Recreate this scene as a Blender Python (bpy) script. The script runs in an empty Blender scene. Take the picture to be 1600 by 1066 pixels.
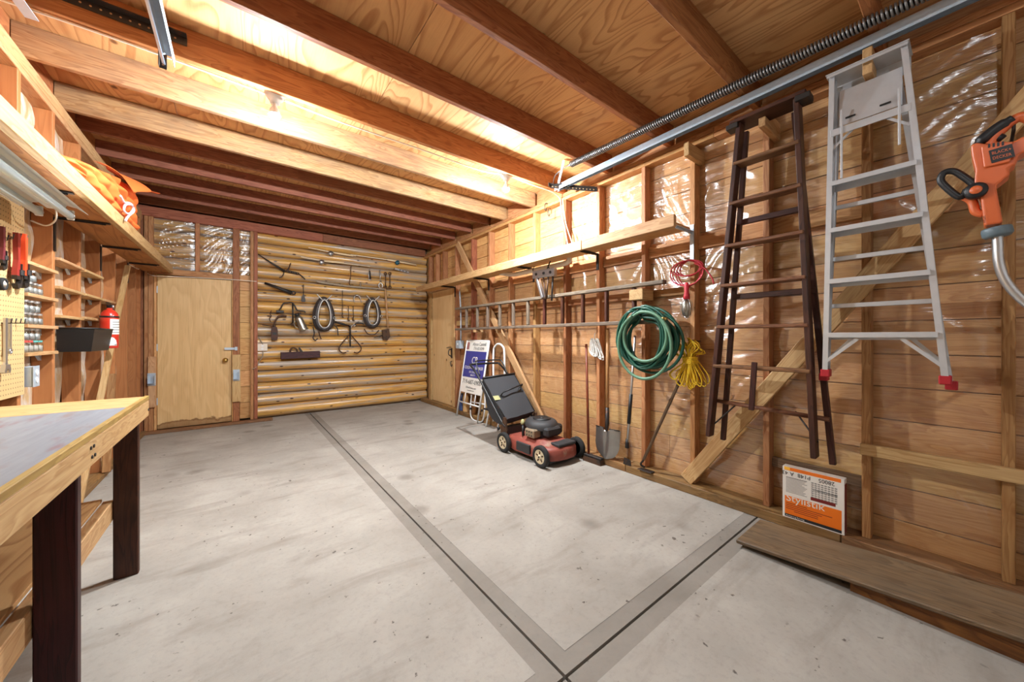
import bpy, math, random
from mathutils import Vector, Matrix, noise, Euler
R = random.Random(7)
PI = math.pi
SC = bpy.context.scene
COL = SC.collection

# ---------------------------------------------------------------- camera
F = 556.0; CX = 800.0; HY = 528.0; CAMH = 1.22
YAW = math.atan2(430, 556); S_, C_ = math.sin(YAW), math.cos(YAW)
cam_d = bpy.data.cameras.new('camera'); cam = bpy.data.objects.new('camera', cam_d); COL.objects.link(cam)
cam_d.sensor_width = 36.0; cam_d.lens = 36.0 * F / 1600.0; cam_d.shift_y = -5.0 / 1600.0
cam_d.clip_start = 0.02; cam_d.clip_end = 60
cam.location = (0, 0, CAMH); cam.rotation_euler = (PI / 2, 0, -YAW)
SC.camera = cam
# ---------------------------------------------------------------- world, exposure, lamp power
wd = bpy.data.worlds.new('world'); SC.world = wd; wd.use_nodes = True
wd.node_tree.nodes['Background'].inputs[0].default_value = (0.75, 0.85, 1.0, 1)
wd.node_tree.nodes['Background'].inputs[1].default_value = 0.35
SC.view_settings.view_transform = 'Standard'; SC.view_settings.look = 'None'
SC.view_settings.gamma = 1.0; SC.view_settings.use_curve_mapping = False
SC.view_settings.exposure = 0.34
BULB = 6800.0
FILL_BULB = 500.0

# pixel of the 1600x1066 photograph -> point on a plane of the room
def _d(x, y):
    u = (x - CX) / F; v = (HY - y) / F
    return Vector((S_ + u * C_, C_ - u * S_, v))
def PX(x, y, X):
    D = _d(x, y); return Vector((0, 0, CAMH)) + D * (X / D.x)
def PY(x, y, Y):
    D = _d(x, y); return Vector((0, 0, CAMH)) + D * (Y / D.y)
def PZ(x, y, Z=0.0):
    D = _d(x, y); return Vector((0, 0, CAMH)) + D * ((Z - CAMH) / D.z)

# ---------------------------------------------------------------- mesh builder
V3 = Vector
class MB:
    def __init__(self, smooth=False):
        self.v = []; self.f = []; self.g = []; self.m = []; self.s = []; self.smooth = smooth; self.mi = 0
    def add(self, vs, fs, gs=None, M=None, smooth=None):
        b = len(self.v); off = V3((R.random() * 40, R.random() * 40, R.random() * 40))
        if gs is None: gs = vs
        for p in vs: self.v.append(M @ V3(p) if M else V3(p))
        for p in gs: self.g.append(V3(p) + off)
        sm = self.smooth if smooth is None else smooth
        for q in fs:
            self.f.append(tuple(i + b for i in q)); self.m.append(self.mi); self.s.append(sm)
        return self
    def box(self, c, s, ch=0.0, M=None, g=None):
        x, y, z = (k / 2 for k in s); c = V3(c)
        if g is None: g = max(range(3), key=lambda k: s[k])
        if ch <= 0:
            vs = [V3((a * x, b * y, d * z)) for a in (-1, 1) for b in (-1, 1) for d in (-1, 1)]
            fs = [(0, 1, 3, 2), (4, 6, 7, 5), (0, 4, 5, 1), (2, 3, 7, 6), (0, 2, 6, 4), (1, 5, 7, 3)]
        else:
            h = (x, y, z); ch = min(ch, .45 * min(h)); vs = []; idx = {}
            for a in (-1, 1):
                for b in (-1, 1):
                    for d in (-1, 1):
                        sg = (a, b, d)
                        for k in range(3):
                            p = [sg[i] * (h[i] - (0 if i == k else ch)) for i in range(3)]
                            idx[(a, b, d, k)] = len(vs); vs.append(V3(p))
            fs = []
            for k in range(3):
                i, j = [q for q in range(3) if q != k]
                for sgn in (-1, 1):
                    quad = []
                    for (p, q) in ((-1, -1), (1, -1), (1, 1), (-1, 1)):
                        t = [0, 0, 0]; t[k] = sgn; t[i] = p; t[j] = q; quad.append(idx[(t[0], t[1], t[2], k)])
                    fs.append(quad)
            for k in range(3):     # edges parallel to axis k
                i, j = [q for q in range(3) if q != k]
                for p in (-1, 1):
                    for q in (-1, 1):
                        t0 = [0, 0, 0]; t0[i] = p; t0[j] = q; t1 = list(t0); t0[k] = -1; t1[k] = 1
                        fs.append((idx[(*t0, i)], idx[(*t1, i)], idx[(*t1, j)], idx[(*t0, j)]))
            for a in (-1, 1):
                for b in (-1, 1):
                    for d in (-1, 1): fs.append((idx[(a, b, d, 0)], idx[(a, b, d, 1)], idx[(a, b, d, 2)]))
            cc = []
            for q in fs:                         # outward winding
                n = (vs[q[1]] - vs[q[0]]).cross(vs[q[2]] - vs[q[0]]); m = sum((vs[i] for i in q), V3())
                cc.append(tuple(q) if n.dot(m) > 0 else tuple(reversed(q)))
            fs = cc
        o = [g] + [k for k in range(3) if k != g]
        gs = [V3((p[o[0]], p[o[1]], p[o[2]])) for p in vs]
        T = Matrix.Translation(c)
        return self.add(vs, fs, gs, (M @ T) if M else T)
    def beam(self, p0, p1, w, h, up=(0, 0, 1), ch=0.003):
        p0 = V3(p0); p1 = V3(p1); d = p1 - p0; L = d.length; d.normalize(); up = V3(up)
        sd = up.cross(d)
        if sd.length < 1e-5: sd = V3((1, 0, 0)).cross(d)
        sd.normalize(); u = d.cross(sd)
        M = Matrix((d, sd, u)).transposed().to_4x4(); M.translation = (p0 + p1) / 2
        return self.box((0, 0, 0), (L, w, h), ch, M, 0)
    def tube(self, pts, r, n=8, closed=False, caps=True, M=None, smooth=True):
        pts = [V3(p) for p in pts]; k = len(pts); rr = r if isinstance(r, (list, tuple)) else [r] * k
        vs = []; gs = []; prev = None; acc = 0
        for i, p in enumerate(pts):
            if closed: t = pts[(i + 1) % k] - pts[i - 1]
            else: t = pts[min(i + 1, k - 1)] - pts[max(i - 1, 0)]
            if t.length < 1e-9: t = V3((0, 0, 1))
            t.normalize()
            if prev is None:
                a = V3((0, 0, 1)) if abs(t.z) < .9 else V3((1, 0, 0)); nn = (a - t * a.dot(t)).normalized()
            else:
                nn = prev - t * prev.dot(t)
                if nn.length < 1e-6: nn = t.orthogonal()
                nn.normalize()
            prev = nn; bb = t.cross(nn)
            if i: acc += (p - pts[i - 1]).length
            for j in range(n):
                an = 2 * PI * j / n; o = nn * math.cos(an) * rr[i] + bb * math.sin(an) * rr[i]
                vs.append(p + o); gs.append(V3((acc, math.cos(an) * rr[i], math.sin(an) * rr[i])))
        fs = []
        for i in range(k if closed else k - 1):
            a = i * n; b = ((i + 1) % k) * n
            for j in range(n): fs.append((a + j, a + (j + 1) % n, b + (j + 1) % n, b + j))
        if caps and not closed:
            fs.append(tuple(reversed(range(n)))); fs.append(tuple((k - 1) * n + j for j in range(n)))
        return self.add(vs, fs, gs, M, smooth)
    def lathe(self, prof, n=16, M=None, smooth=True, gz=True):
        vs = []; fs = []; k = len(prof)
        for (r, z) in prof:
            for j in range(n):
                a = 2 * PI * j / n; vs.append(V3((r * math.cos(a), r * math.sin(a), z)))
        for i in range(k - 1):
            for j in range(n): fs.append((i * n + j, i * n + (j + 1) % n, (i + 1) * n + (j + 1) % n, (i + 1) * n + j))
        if prof[0][0] > 1e-5: fs.append(tuple(reversed(range(n))))
        if prof[-1][0] > 1e-5: fs.append(tuple((k - 1) * n + j for j in range(n)))
        return self.add(vs, fs, [V3((p.z, p.x, p.y)) for p in vs], M, smooth)
    def prism(self, poly, t0, t1, M=None, smooth=False):     # polygon in xy, extruded z
        n = len(poly); vs = [V3((p[0], p[1], t0)) for p in poly] + [V3((p[0], p[1], t1)) for p in poly]
        ar = sum(poly[i][0] * poly[(i + 1) % n][1] - poly[(i + 1) % n][0] * poly[i][1] for i in range(n))
        lo = tuple(range(n)); hi = tuple(range(n, 2 * n)); fs = []
        sd = [(i, (i + 1) % n, n + (i + 1) % n, n + i) for i in range(n)]
        if ar > 0: fs = [tuple(reversed(lo)), hi] + sd
        else: fs = [lo, tuple(reversed(hi))] + [tuple(reversed(q)) for q in sd]
        return self.add(vs, fs, None, M, smooth)
    def sheet(self, fn, nu, nv, M=None, smooth=True, closed_u=False):
        vs = []; gs = []; fs = []
        for i in range(nu + (0 if closed_u else 1)):
            for j in range(nv + 1):
                vs.append(V3(fn(i / nu, j / nv))); gs.append(V3((i / nu, j / nv, 0)))
        w = nv + 1; tot = nu if closed_u else nu + 1
        for i in range(nu):
            for j in range(nv): fs.append((i * w + j, ((i + 1) % tot) * w + j, ((i + 1) % tot) * w + j + 1, i * w + j + 1))
        return self.add(vs, fs, vs, M, smooth)

WM = {}
def obj(name, mb, mat, parent=None, label=None, cat=None, group=None, kind=None):
    me = bpy.data.meshes.new(name)
    xs = [p.x for p in mb.v]; ys = [p.y for p in mb.v]; zs = [p.z for p in mb.v]
    o0 = V3(((min(xs) + max(xs)) / 2, (min(ys) + max(ys)) / 2, min(zs)))
    me.from_pydata([tuple(p - o0) for p in mb.v], [], mb.f)
    at = me.attributes.new('gc', 'FLOAT_VECTOR', 'POINT')
    at.data.foreach_set('vector', [c for p in mb.g for c in p])
    for m in (mat if isinstance(mat, (list, tuple)) else [mat]): me.materials.append(m)
    me.polygons.foreach_set('material_index', mb.m); me.polygons.foreach_set('use_smooth', mb.s)
    me.update()
    o = bpy.data.objects.new(name, me); COL.objects.link(o); o.location = o0
    WM[o.name] = Matrix.Translation(o0)
    if parent is not None:
        o.parent = parent; o.matrix_parent_inverse = WM[parent.name].inverted()
    return tag(o, label, cat, group, kind)
def tag(o, label=None, cat=None, group=None, kind=None):
    if label: o['label'] = label
    if cat: o['category'] = cat
    if group: o['group'] = group
    if kind: o['kind'] = kind
    return o
def thing(name, label, cat, loc=(0, 0, 0), group=None, kind=None):
    o = bpy.data.objects.new(name, None); COL.objects.link(o); o.location = loc; o.empty_display_size = .05
    WM[o.name] = Matrix.Translation(V3(loc))
    return tag(o, label, cat, group, kind)
def dup(root, loc, label):
    r = root.copy(); COL.objects.link(r); r.location = loc; r['label'] = label
    for ch in list(root.children):
        c = ch.copy(); COL.objects.link(c); c.parent = r
        for g in ch.children:
            d = g.copy(); COL.objects.link(d); d.parent = c
    return r
def bx(c, s, ch=0.003, g=None): return MB().box(c, s, ch, None, g)
def span(a, b, ch=0.003, g=None):
    a = V3(a); b = V3(b); return MB().box((a + b) / 2, tuple(abs(k) for k in (b - a)), ch, None, g)
def tb(pts, r, n=8, closed=False): return MB().tube(pts, r, n, closed)
def bm_(p0, p1, w, h, up=(0, 0, 1), ch=.003): return MB().beam(p0, p1, w, h, up, ch)
def curve(pts, n=8, closed=False):          # Catmull-Rom
    pts = [V3(p) for p in pts]; out = []; k = len(pts)
    for i in range(k if closed else k - 1):
        if closed: a, b, c, d = (pts[(i + q) % k] for q in (-1, 0, 1, 2))
        else: a = pts[max(i - 1, 0)]; b = pts[i]; c = pts[i + 1]; d = pts[min(i + 2, k - 1)]
        for q in range(n):
            t = q / n
            out.append(.5 * ((2 * b) + (c - a) * t + (2 * a - 5 * b + 4 * c - d) * t * t + (3 * b - a - 3 * c + d) * t ** 3))
    if not closed: out.append(pts[-1])
    return out
def frame(o, x, y, z):
    M = Matrix((V3(x), V3(y), V3(z))).transposed().to_4x4(); M.translation = V3(o); return M

# ---------------------------------------------------------------- materials
def srgb(r, g, b):
    f = lambda c: (c / 255 / 12.92) if c / 255 <= .04045 else ((c / 255 + .055) / 1.055) ** 2.4
    return (f(r), f(g), f(b), 1)
class NT:
    def __init__(self, name):
        self.mat = bpy.data.materials.new(name); self.mat.use_nodes = True
        self.t = self.mat.node_tree; self.b = self.t.nodes['Principled BSDF']; self.out = self.t.nodes['Material Output']
    def n(self, typ, **kw):
        nd = self.t.nodes.new(typ)
        for k, v in kw.items(): setattr(nd, k, v)
        return nd
    def l(self, a, b): self.t.links.new(a, b)
    def set(self, nd, **kw):
        for k, v in kw.items(): nd.inputs[k.replace('_', ' ')].default_value = v
        return nd
    def gc(self, scale=(1, 1, 1), attr='gc'):
        a = self.n('ShaderNodeAttribute', attribute_name=attr)
        m = self.n('ShaderNodeMapping'); m.inputs['Scale'].default_value = scale
        self.l(a.outputs['Vector'], m.inputs['Vector']); return m.outputs[0]
    def noise(self, vec, scale, detail=4, rough=.55, dist=0.0):
        x = self.n('ShaderNodeTexNoise'); self.set(x, Scale=scale, Detail=detail, Roughness=rough, Distortion=dist)
        self.l(vec, x.inputs['Vector']); return x.outputs['Fac']
    def math(self, op, a, b=None, clamp=False):
        x = self.n('ShaderNodeMath', operation=op, use_clamp=clamp)
        for i, q in enumerate((a, b)):
            if q is None: continue
            if isinstance(q, (int, float)): x.inputs[i].default_value = q
            else: self.l(q, x.inputs[i])
        return x.outputs[0]
    def ramp(self, fac, stops, interp='LINEAR'):
        x = self.n('ShaderNodeValToRGB'); x.color_ramp.interpolation = interp; e = x.color_ramp.elements
        while len(e) < len(stops): e.new(.5)
        for q, (p, c) in zip(e, stops): q.position = p; q.color = c if len(c) == 4 else (*c, 1)
        self.l(fac, x.inputs[0]); return x.outputs[0]
    def mix(self, fac, a, b, blend='MIX'):
        x = self.n('ShaderNodeMix', data_type='RGBA', blend_type=blend)
        for i, q in ((0, fac), (6, a), (7, b)):
            if isinstance(q, (int, float, tuple)): x.inputs[i].default_value = q
            else: self.l(q, x.inputs[i])
        return x.outputs[2]
    def bump(self, h, strength=.3, dist=.002):
        x = self.n('ShaderNodeBump'); x.inputs['Strength'].default_value = strength; x.inputs['Distance'].default_value = dist
        self.l(h, x.inputs['Height']); self.l(x.outputs[0], self.b.inputs['Normal']); return x
    def rand(self): return self.n('ShaderNodeObjectInfo').outputs['Random']
    def hsv(self, col, h=None, s=None, v=None):
        x = self.n('ShaderNodeHueSaturation'); self.l(col, x.inputs['Color'])
        for k, q in (('Hue', h), ('Saturation', s), ('Value', v)):
            if q is None: continue
            if isinstance(q, (int, float)): x.inputs[k].default_value = q
            else: self.l(q, x.inputs[k])
        return x.outputs[0]
BLK = (0, 0, 0, 1); WHT = (1, 1, 1, 1)
def remap(t, f, lo, hi):
    x = t.n('ShaderNodeMapRange'); t.l(f, x.inputs[0]); x.inputs[3].default_value = lo; x.inputs[4].default_value = hi; return x.outputs[0]

def wood(name, light, dark, knot=None, rough=.6, var=.22, knots=True, grime=0.0, coat=0.0, grain=1.0, grimecol=(60, 50, 42), kscale=3.2):
    t = NT(name); light = srgb(*light); dark = srgb(*dark); knot = srgb(*(knot or (70, 38, 16)))
    v1 = t.gc((1.1, 9, 9)); v2 = t.gc((3, 95, 95)); v0 = t.gc((1, 1, 1))
    ring = t.noise(v1, 1.6, 3, .5, .6)
    rg = t.math('FRACT', t.math('MULTIPLY', ring, 9.0 * grain))
    rg = t.ramp(rg, [(0, (.15,) * 3), (.5, (.5,) * 3), (.86, (1,) * 3), (1, (.2,) * 3)])
    fine = t.noise(v2, 1.5, 3, .6)
    f = t.math('ADD', t.math('MULTIPLY', rg, .5), t.math('MULTIPLY', fine, .6))
    dk = t.mix(.3, dark, t.mix(1.0, dark, dark, 'MULTIPLY'))
    col = t.mix(t.math('MULTIPLY', t.math('SUBTRACT', f, .18, True), 1.28, True), light, dk)
    big = t.noise(t.gc((.8, 3, 3)), 1.3, 3)
    col = t.mix(remap(t, big, -.1, .55), col, t.mix(1.0, col, dark, 'MULTIPLY')) if grime >= 0 else col
    if knots:
        vo = t.n('ShaderNodeTexVoronoi'); t.l(t.gc((1.0, 2.6, 2.6)), vo.inputs['Vector']); vo.inputs['Scale'].default_value = kscale
        k = t.ramp(vo.outputs['Distance'], [(.0, WHT), (.085, (.95,) * 3), (.13, BLK)])
        col = t.mix(k, col, knot)
        halo = t.ramp(vo.outputs['Distance'], [(.1, (.7,) * 3), (.34, BLK)])
        col = t.mix(halo, col, dark)
    if grime > 0:
        gn = t.noise(t.gc((1.2, 4, 4)), 2.2, 6, .65)
        gm = t.ramp(gn, [(.5 - .18 * grime, BLK), (.75, (min(1, grime),) * 3)])
        col = t.mix(gm, col, srgb(*grimecol))
    if var:
        r = t.rand(); col = t.hsv(col, remap(t, t.math('FRACT', t.math('MULTIPLY', r, 7.3)), .49, .51), 1.0, remap(t, r, 1 - var, 1 + var * .6))
    t.l(col, t.b.inputs['Base Color']); t.b.inputs['Roughness'].default_value = rough
    t.b.inputs['Specular IOR Level'].default_value = .35
    if coat: t.b.inputs['Coat Weight'].default_value = coat; t.b.inputs['Coat Roughness'].default_value = .22
    t.bump(f, .25, .0015); return t.mat
def plywood(name, light, dark, knot=(90, 48, 22), rough=.6, contrast=.7, scale=1.0, var=.12, grime=0.0, grimecol=(70, 50, 38)):
    t = NT(name); light = srgb(*light); dark = srgb(*dark)
    nz = t.noise(t.gc((.55 * scale, 2.6 * scale, 2.6 * scale)), 1.25, 2.2, .48, .5)
    c = t.math('FRACT', t.math('MULTIPLY', nz, 17.0))
    c = t.ramp(c, [(0, BLK), (.55, (.12,) * 3), (.88, (contrast,) * 3), (.95, (contrast * .8,) * 3), (1, BLK)])
    fine = t.noise(t.gc((4, 110, 110)), 1.2, 3, .6)
    f = t.math('ADD', c, t.math('MULTIPLY', t.math('SUBTRACT', fine, .5), .5), True)
    col = t.mix(f, light, dark)
    bl = t.noise(t.gc((1, 1.5, 1.5)), 1.5, 4)
    col = t.mix(remap(t, bl, -.15, .45), col, t.mix(1.0, col, dark, 'MULTIPLY'))
    vo = t.n('ShaderNodeTexVoronoi'); t.l(t.gc((1, 1.3, 1.3)), vo.inputs['Vector']); vo.inputs['Scale'].default_value = 2.1
    col = t.mix(t.ramp(vo.outputs['Distance'], [(0, WHT), (.035, (.8,) * 3), (.06, BLK)]), col, srgb(*knot))
    if grime:
        gm = t.ramp(t.noise(t.gc((.8, 1, 1)), 2.0, 6, .6), [(.5, BLK), (.75, (grime,) * 3)]); col = t.mix(gm, col, srgb(*grimecol))
    if var: col = t.hsv(col, .5, 1.0, remap(t, t.rand(), 1 - var, 1 + var))
    t.l(col, t.b.inputs['Base Color']); t.b.inputs['Roughness'].default_value = rough
    t.b.inputs['Specular IOR Level'].default_value = .3
    t.bump(f, .15, .001); return t.mat
def plain(name, c, rough=.5, metal=0.0, spec=.5, vary=.08, nscale=14.0, emis=0.0, coat=0, alpha=None, bump=0.0, wear=None):
    t = NT(name); base = srgb(*c)
    nz = t.noise(t.gc(), nscale, 4, .6)
    col = t.hsv(t.mix(0.0, base, base), .5, 1.0, remap(t, nz, 1 - vary, 1 + vary))
    if wear:
        w = t.ramp(t.noise(t.gc(), wear[1], 6, .7), [(wear[2], BLK), (wear[2] + .12, WHT)]); col = t.mix(w, col, srgb(*wear[0]))
    t.l(col, t.b.inputs['Base Color'])
    t.b.inputs['Roughness'].default_value = rough; t.b.inputs['Metallic'].default_value = metal
    t.b.inputs['Specular IOR Level'].default_value = spec
    if coat: t.b.inputs['Coat Weight'].default_value = coat; t.b.inputs['Coat Roughness'].default_value = .1
    if emis: t.b.inputs['Emission Color'].default_value = base; t.b.inputs['Emission Strength'].default_value = emis
    if bump: t.bump(nz, bump, .002)
    return t.mat

def concrete(name, c1, c2, stain=1.0):
    t = NT(name)
    geo = t.n('ShaderNodeNewGeometry'); p = geo.outputs['Position']
    def sc(k):
        m = t.n('ShaderNodeMapping'); m.inputs['Scale'].default_value = k; t.l(p, m.inputs['Vector']); return m.outputs[0]
    a = t.noise(sc((1, 1, 1)), 1.5, 8, .62, .3); b = t.noise(sc((1, 1, 1)), 38, 4, .7); s1 = t.noise(sc((.5, 2.0, 1)), 3.1, 6, .6, .4)
    col = t.mix(t.ramp(a, [(.3, BLK), (.72, WHT)]), srgb(*c1), srgb(*c2))
    col = t.mix(t.ramp(s1, [(.53, BLK), (.78, (.6 * stain,) * 3)]), col, srgb(108, 97, 86))
    col = t.mix(t.ramp(b, [(.25, (.3,) * 3), (.5, BLK)]), col, srgb(120, 114, 108))
    vo = t.n('ShaderNodeTexVoronoi'); t.l(sc((1, 1, 1)), vo.inputs['Vector']); vo.inputs['Scale'].default_value = 13.0
    gate = t.ramp(t.noise(sc((1, 1, 1)), 2.3, 2), [(.46, BLK), (.54, WHT)])
    sp = t.ramp(t.noise(sc((1, 1, 1)), 24, 3, .55), [(.66, BLK), (.7, WHT)])
    col = t.mix(t.math('MULTIPLY', t.math('MULTIPLY', sp, gate), .8 * stain), col, srgb(66, 56, 50))
    v2 = t.n('ShaderNodeTexVoronoi'); t.l(sc((1, 1, 1)), v2.inputs['Vector']); v2.inputs['Scale'].default_value = 2.6
    big = t.ramp(v2.outputs['Distance'], [(.1, WHT), (.24, BLK)])
    gate2 = t.ramp(t.noise(sc((1, 1, 1)), 1.1, 2), [(.47, BLK), (.56, WHT)])
    col = t.mix(t.math('MULTIPLY', t.math('MULTIPLY', big, gate2),   .5 * stain), col, srgb(92, 83, 75))
    t.l(col, t.b.inputs['Base Color']); t.b.inputs['Roughness'].default_value = .8; t.b.inputs['Specular IOR Level'].default_value = .25
    t.bump(t.math('ADD', b, t.math('MULTIPLY', a, .6)), .35, .002); return t.mat

def film_mat():
    t = NT('plastic_film'); t.t.nodes.remove(t.b)
    tr = t.n('ShaderNodeBsdfTransparent'); gl = t.n('ShaderNodeBsdfGlossy'); df = t.n('ShaderNodeBsdfDiffuse')
    gl.inputs['Roughness'].default_value = .2; df.inputs['Color'].default_value = (.85, .85, .85, 1)
    mp = t.n('ShaderNodeMapping'); at = t.n('ShaderNodeAttribute', attribute_name='gc'); t.l(at.outputs['Vector'], mp.inputs['Vector'])
    mp.inputs['Rotation'].default_value = (.75, .75, 0); mp.inputs['Scale'].default_value = (3, 3, 24)
    nz = t.noise(mp.outputs[0], 1.0, 4, .55, .8)
    bp = t.n('ShaderNodeBump'); bp.inputs['Strength'].default_value = .55; bp.inputs['Distance'].default_value = .012
    t.l(nz, bp.inputs['Height']); t.l(bp.outputs[0], gl.inputs['Normal'])
    m1 = t.n('ShaderNodeMixShader'); m1.inputs[0].default_value = .03; t.l(tr.outputs[0], m1.inputs[1]); t.l(df.outputs[0], m1.inputs[2])
    m2 = t.n('ShaderNodeMixShader'); m2.inputs[0].default_value = .13; t.l(m1.outputs[0], m2.inputs[1]); t.l(gl.outputs[0], m2.inputs[2])
    t.l(m2.outputs[0], t.out.inputs['Surface']); return t.mat
def glass_mat(name, col=(.92, .96, .96, 1), fac=.22):
    t = NT(name); t.t.nodes.remove(t.b)
    tr = t.n('ShaderNodeBsdfTransparent'); tr.inputs[0].default_value = col
    gl = t.n('ShaderNodeBsdfGlossy'); gl.inputs['Roughness'].default_value = .05
    lw = t.n('ShaderNodeLayerWeight'); lw.inputs[0].default_value = .35
    m = t.n('ShaderNodeMixShader'); t.l(remap(t, lw.outputs['Facing'], .08, fac * 2.5), m.inputs[0])
    t.l(tr.outputs[0], m.inputs[1]); t.l(gl.outputs[0], m.inputs[2]); t.l(m.outputs[0], t.out.inputs['Surface']); return t.mat

M = {}
M['sheath'] = wood('sheathing_pine', (228, 188, 128), (198, 148, 88), (104, 60, 26), rough=.55, var=.16, grime=.25, grimecol=(172, 118, 66), kscale=3.4)
M['stud'] = wood('stud_fir', (208, 160, 108), (168, 114, 68), (96, 50, 22), rough=.6, var=.22)
M['stud_red'] = wood('stud_redwood', (186, 122, 84), (138, 78, 48), (80, 38, 22), rough=.6, var=.2)
M['pale'] = wood('pale_pine', (220, 186, 138), (188, 146, 96), (132, 82, 40), rough=.6, var=.1, kscale=2.2)
M['joist'] = wood('joist_fir', (190, 128, 78), (150, 90, 50), (84, 44, 24), rough=.62, var=.14)
M['joist_pale'] = wood('joist_pale', (208, 168, 124), (164, 116, 76), (88, 52, 32), rough=.6, var=.08, grime=.7, grimecol=(104, 84, 74))
M['joist_red'] = wood('joist_reddish', (172, 116, 86), (132, 78, 56), (70, 36, 26), rough=.65, var=.12)
M['oldboard'] = wood('weathered_board', (150, 122, 92), (104, 80, 56), (60, 40, 24), rough=.6, var=.08, grime=.5, grimecol=(88, 84, 76))
M['sill'] = wood('sill_board', (176, 132, 84), (128, 88, 50), (70, 40, 20), rough=.65, var=.1, grime=.5, grimecol=(104, 90, 74))
M['log'] = None
M['ply'] = plywood('ceiling_plywood', (218, 174, 120), (168, 114, 66), grime=.12)
M['ply_dark'] = plywood('wall_plywood', (186, 128, 74), (140, 82, 40), var=.15, grime=.2)
M['doorply'] = plywood('door_veneer', (226, 194, 144), (204, 164, 112), contrast=.35, scale=.6, var=.03)
M['concrete'] = concrete('concrete_slab', (170, 164, 155), (140, 133, 124))
M['concrete2'] = concrete('concrete_band', (146, 139, 130), (120, 113, 104), .7)
M['dark'] = plain('joint_dirt', (46, 40, 36), .95)
M['film'] = film_mat()
M['black'] = plain('black_plastic', (22, 22, 24), .45, vary=.2)
M['blackcloth'] = plain('black_mesh_fabric', (50, 50, 53), .85, vary=.12, nscale=60, bump=.2)
M['rubber'] = plain('rubber', (34, 33, 32), .85, vary=.15)
M['steel'] = plain('bright_steel', (196, 198, 200), .3, .9, vary=.06)
M['galv'] = plain('galvanised_steel', (186, 200, 212), .42, .35, vary=.12, nscale=40)
M['darkmetal'] = plain('dark_iron', (62, 58, 56), .5, .7, vary=.25, wear=((104, 70, 48), 12, .58))
M['rust'] = plain('rusty_iron', (92, 66, 48), .7, .45, vary=.3, wear=((58, 48, 42), 14, .5))
M['alu'] = plain('aluminium', (204, 207, 210), .36, .5, vary=.08, nscale=30)
M['white'] = plain('white_paint', (228, 228, 226), .45, vary=.04)
M['whitecloth'] = plain('white_cord', (226, 224, 218), .85, vary=.06)
M['orange'] = plain('orange_plastic', (206, 100, 52), .38, vary=.04)
M['tarp'] = plain('orange_tarp_cloth', (240, 116, 52), .6, vary=.06)
M['red'] = plain('red_paint', (204, 52, 34), .3, vary=.05, coat=.4)
M['redcord'] = plain('red_cord', (190, 44, 58), .5)
M['yellow'] = plain('yellow_rope_fibre', (230, 190, 36), .65, vary=.15, nscale=80)
M['green'] = plain('green_hose_rubber', (16, 78, 62), .42, vary=.12)
M['cable'] = plain('white_cable', (226, 214, 196), .5)
M['tan'] = plain('tan_cardboard', (190, 150, 100), .8)
M['paper'] = plain('white_print', (234, 230, 222), .55, vary=.02)
M['navy'] = plain('blue_print', (58, 60, 138), .5, vary=.03)
M['ink'] = plain('black_print', (40, 40, 44), .6)
# ================================================================= THE SETTING
XL, XR = -0.95, 2.87           # inner faces of the studs
YB, YF = 6.42, -1.30           # back wall stud faces, front wall
ZP = 2.82                      # joist bottoms
ZC = 3.0                       # underside of the plywood deck
def log_mat():
    t = NT('peeled_log')
    v1 = t.gc((.7, 8, 8)); ring = t.noise(v1, 1.6, 4, .55, .5); fine = t.noise(t.gc((2, 60, 60)), 1.5, 4, .6)
    col = t.mix(ring, srgb(240, 194, 108), srgb(206, 148, 68))
    col = t.mix(t.ramp(fine, [(.42, BLK), (.7, (.75,) * 3)]), col, srgb(132, 82, 36))
    pt = t.noise(t.gc((.45, 5, 9)), 2.4, 6, .62, .4)
    col = t.mix(t.ramp(pt, [(.47, BLK), (.58, (.9,) * 3)]), col, srgb(170, 156, 142))
    vo = t.n('ShaderNodeTexVoronoi'); t.l(t.gc((1, 2.2, 2.2)), vo.inputs['Vector']); vo.inputs['Scale'].default_value = 4.8
    col = t.mix(t.ramp(vo.outputs['Distance'], [(.0, WHT), (.1, (.95,) * 3), (.14, BLK)]), col, srgb(66, 34, 16))
    col = t.hsv(col, .5, 1.0, remap(t, t.rand(), .88, 1.1))
    t.l(col, t.b.inputs['Base Color']); t.b.inputs['Roughness'].default_value = .42
    t.b.inputs['Coat Weight'].default_value = .7; t.b.inputs['Coat Roughness'].default_value = .22
    t.bump(t.math('ADD', ring, fine), .4, .004); return t.mat
M['log'] = log_mat()

# ---- floor: four slabs divided by open joints, trowelled bands along the joints
floor = thing('floor', None, None, (1, 2.6, -.1), kind='structure'); floor['label'] = 'grey stained concrete garage floor in four slabs'
JX, JY = .935, .895
def slab(x0, x1, y0, y1, bl, br, bn, bf):
    """bands: left, right, near, far widths"""
    mb = MB(); g = .006
    x0 += g if bl else 0; x1 -= g if br else 0; y0 += g if bn else 0; y1 -= g if bf else 0
    xs = [x0, x0 + bl, x1 - br, x1] ; ys = [y0, y0 + bn, y1 - bf, y1]
    for i in range(3):
        for j in range(3):
            if xs[i + 1] - xs[i] < 1e-6 or ys[j + 1] - ys[j] < 1e-6: continue
            mb.mi = 0 if (i, j) == (1, 1) else 1
            z = 0 if (i, j) == (1, 1) else -.0012
            mb.add([(xs[i], ys[j], z), (xs[i + 1], ys[j], z), (xs[i + 1], ys[j + 1], z), (xs[i], ys[j + 1], z)], [(0, 1, 2, 3)])
    mb.mi = 1
    lo = -.09
    for a, b in (((x0, y0), (x1, y0)), ((x1, y0), (x1, y1)), ((x1, y1), (x0, y1)), ((x0, y1), (x0, y0))):
        mb.add([(*a, lo), (*b, lo), (*b, -.0012), (*a, -.0012)], [(0, 1, 2, 3)])
    obj('slab', mb, [M['concrete'], M['concrete2']], floor)
slab(-1.06, JX, JY, 6.6, 0, .07, .07, 0)
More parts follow.
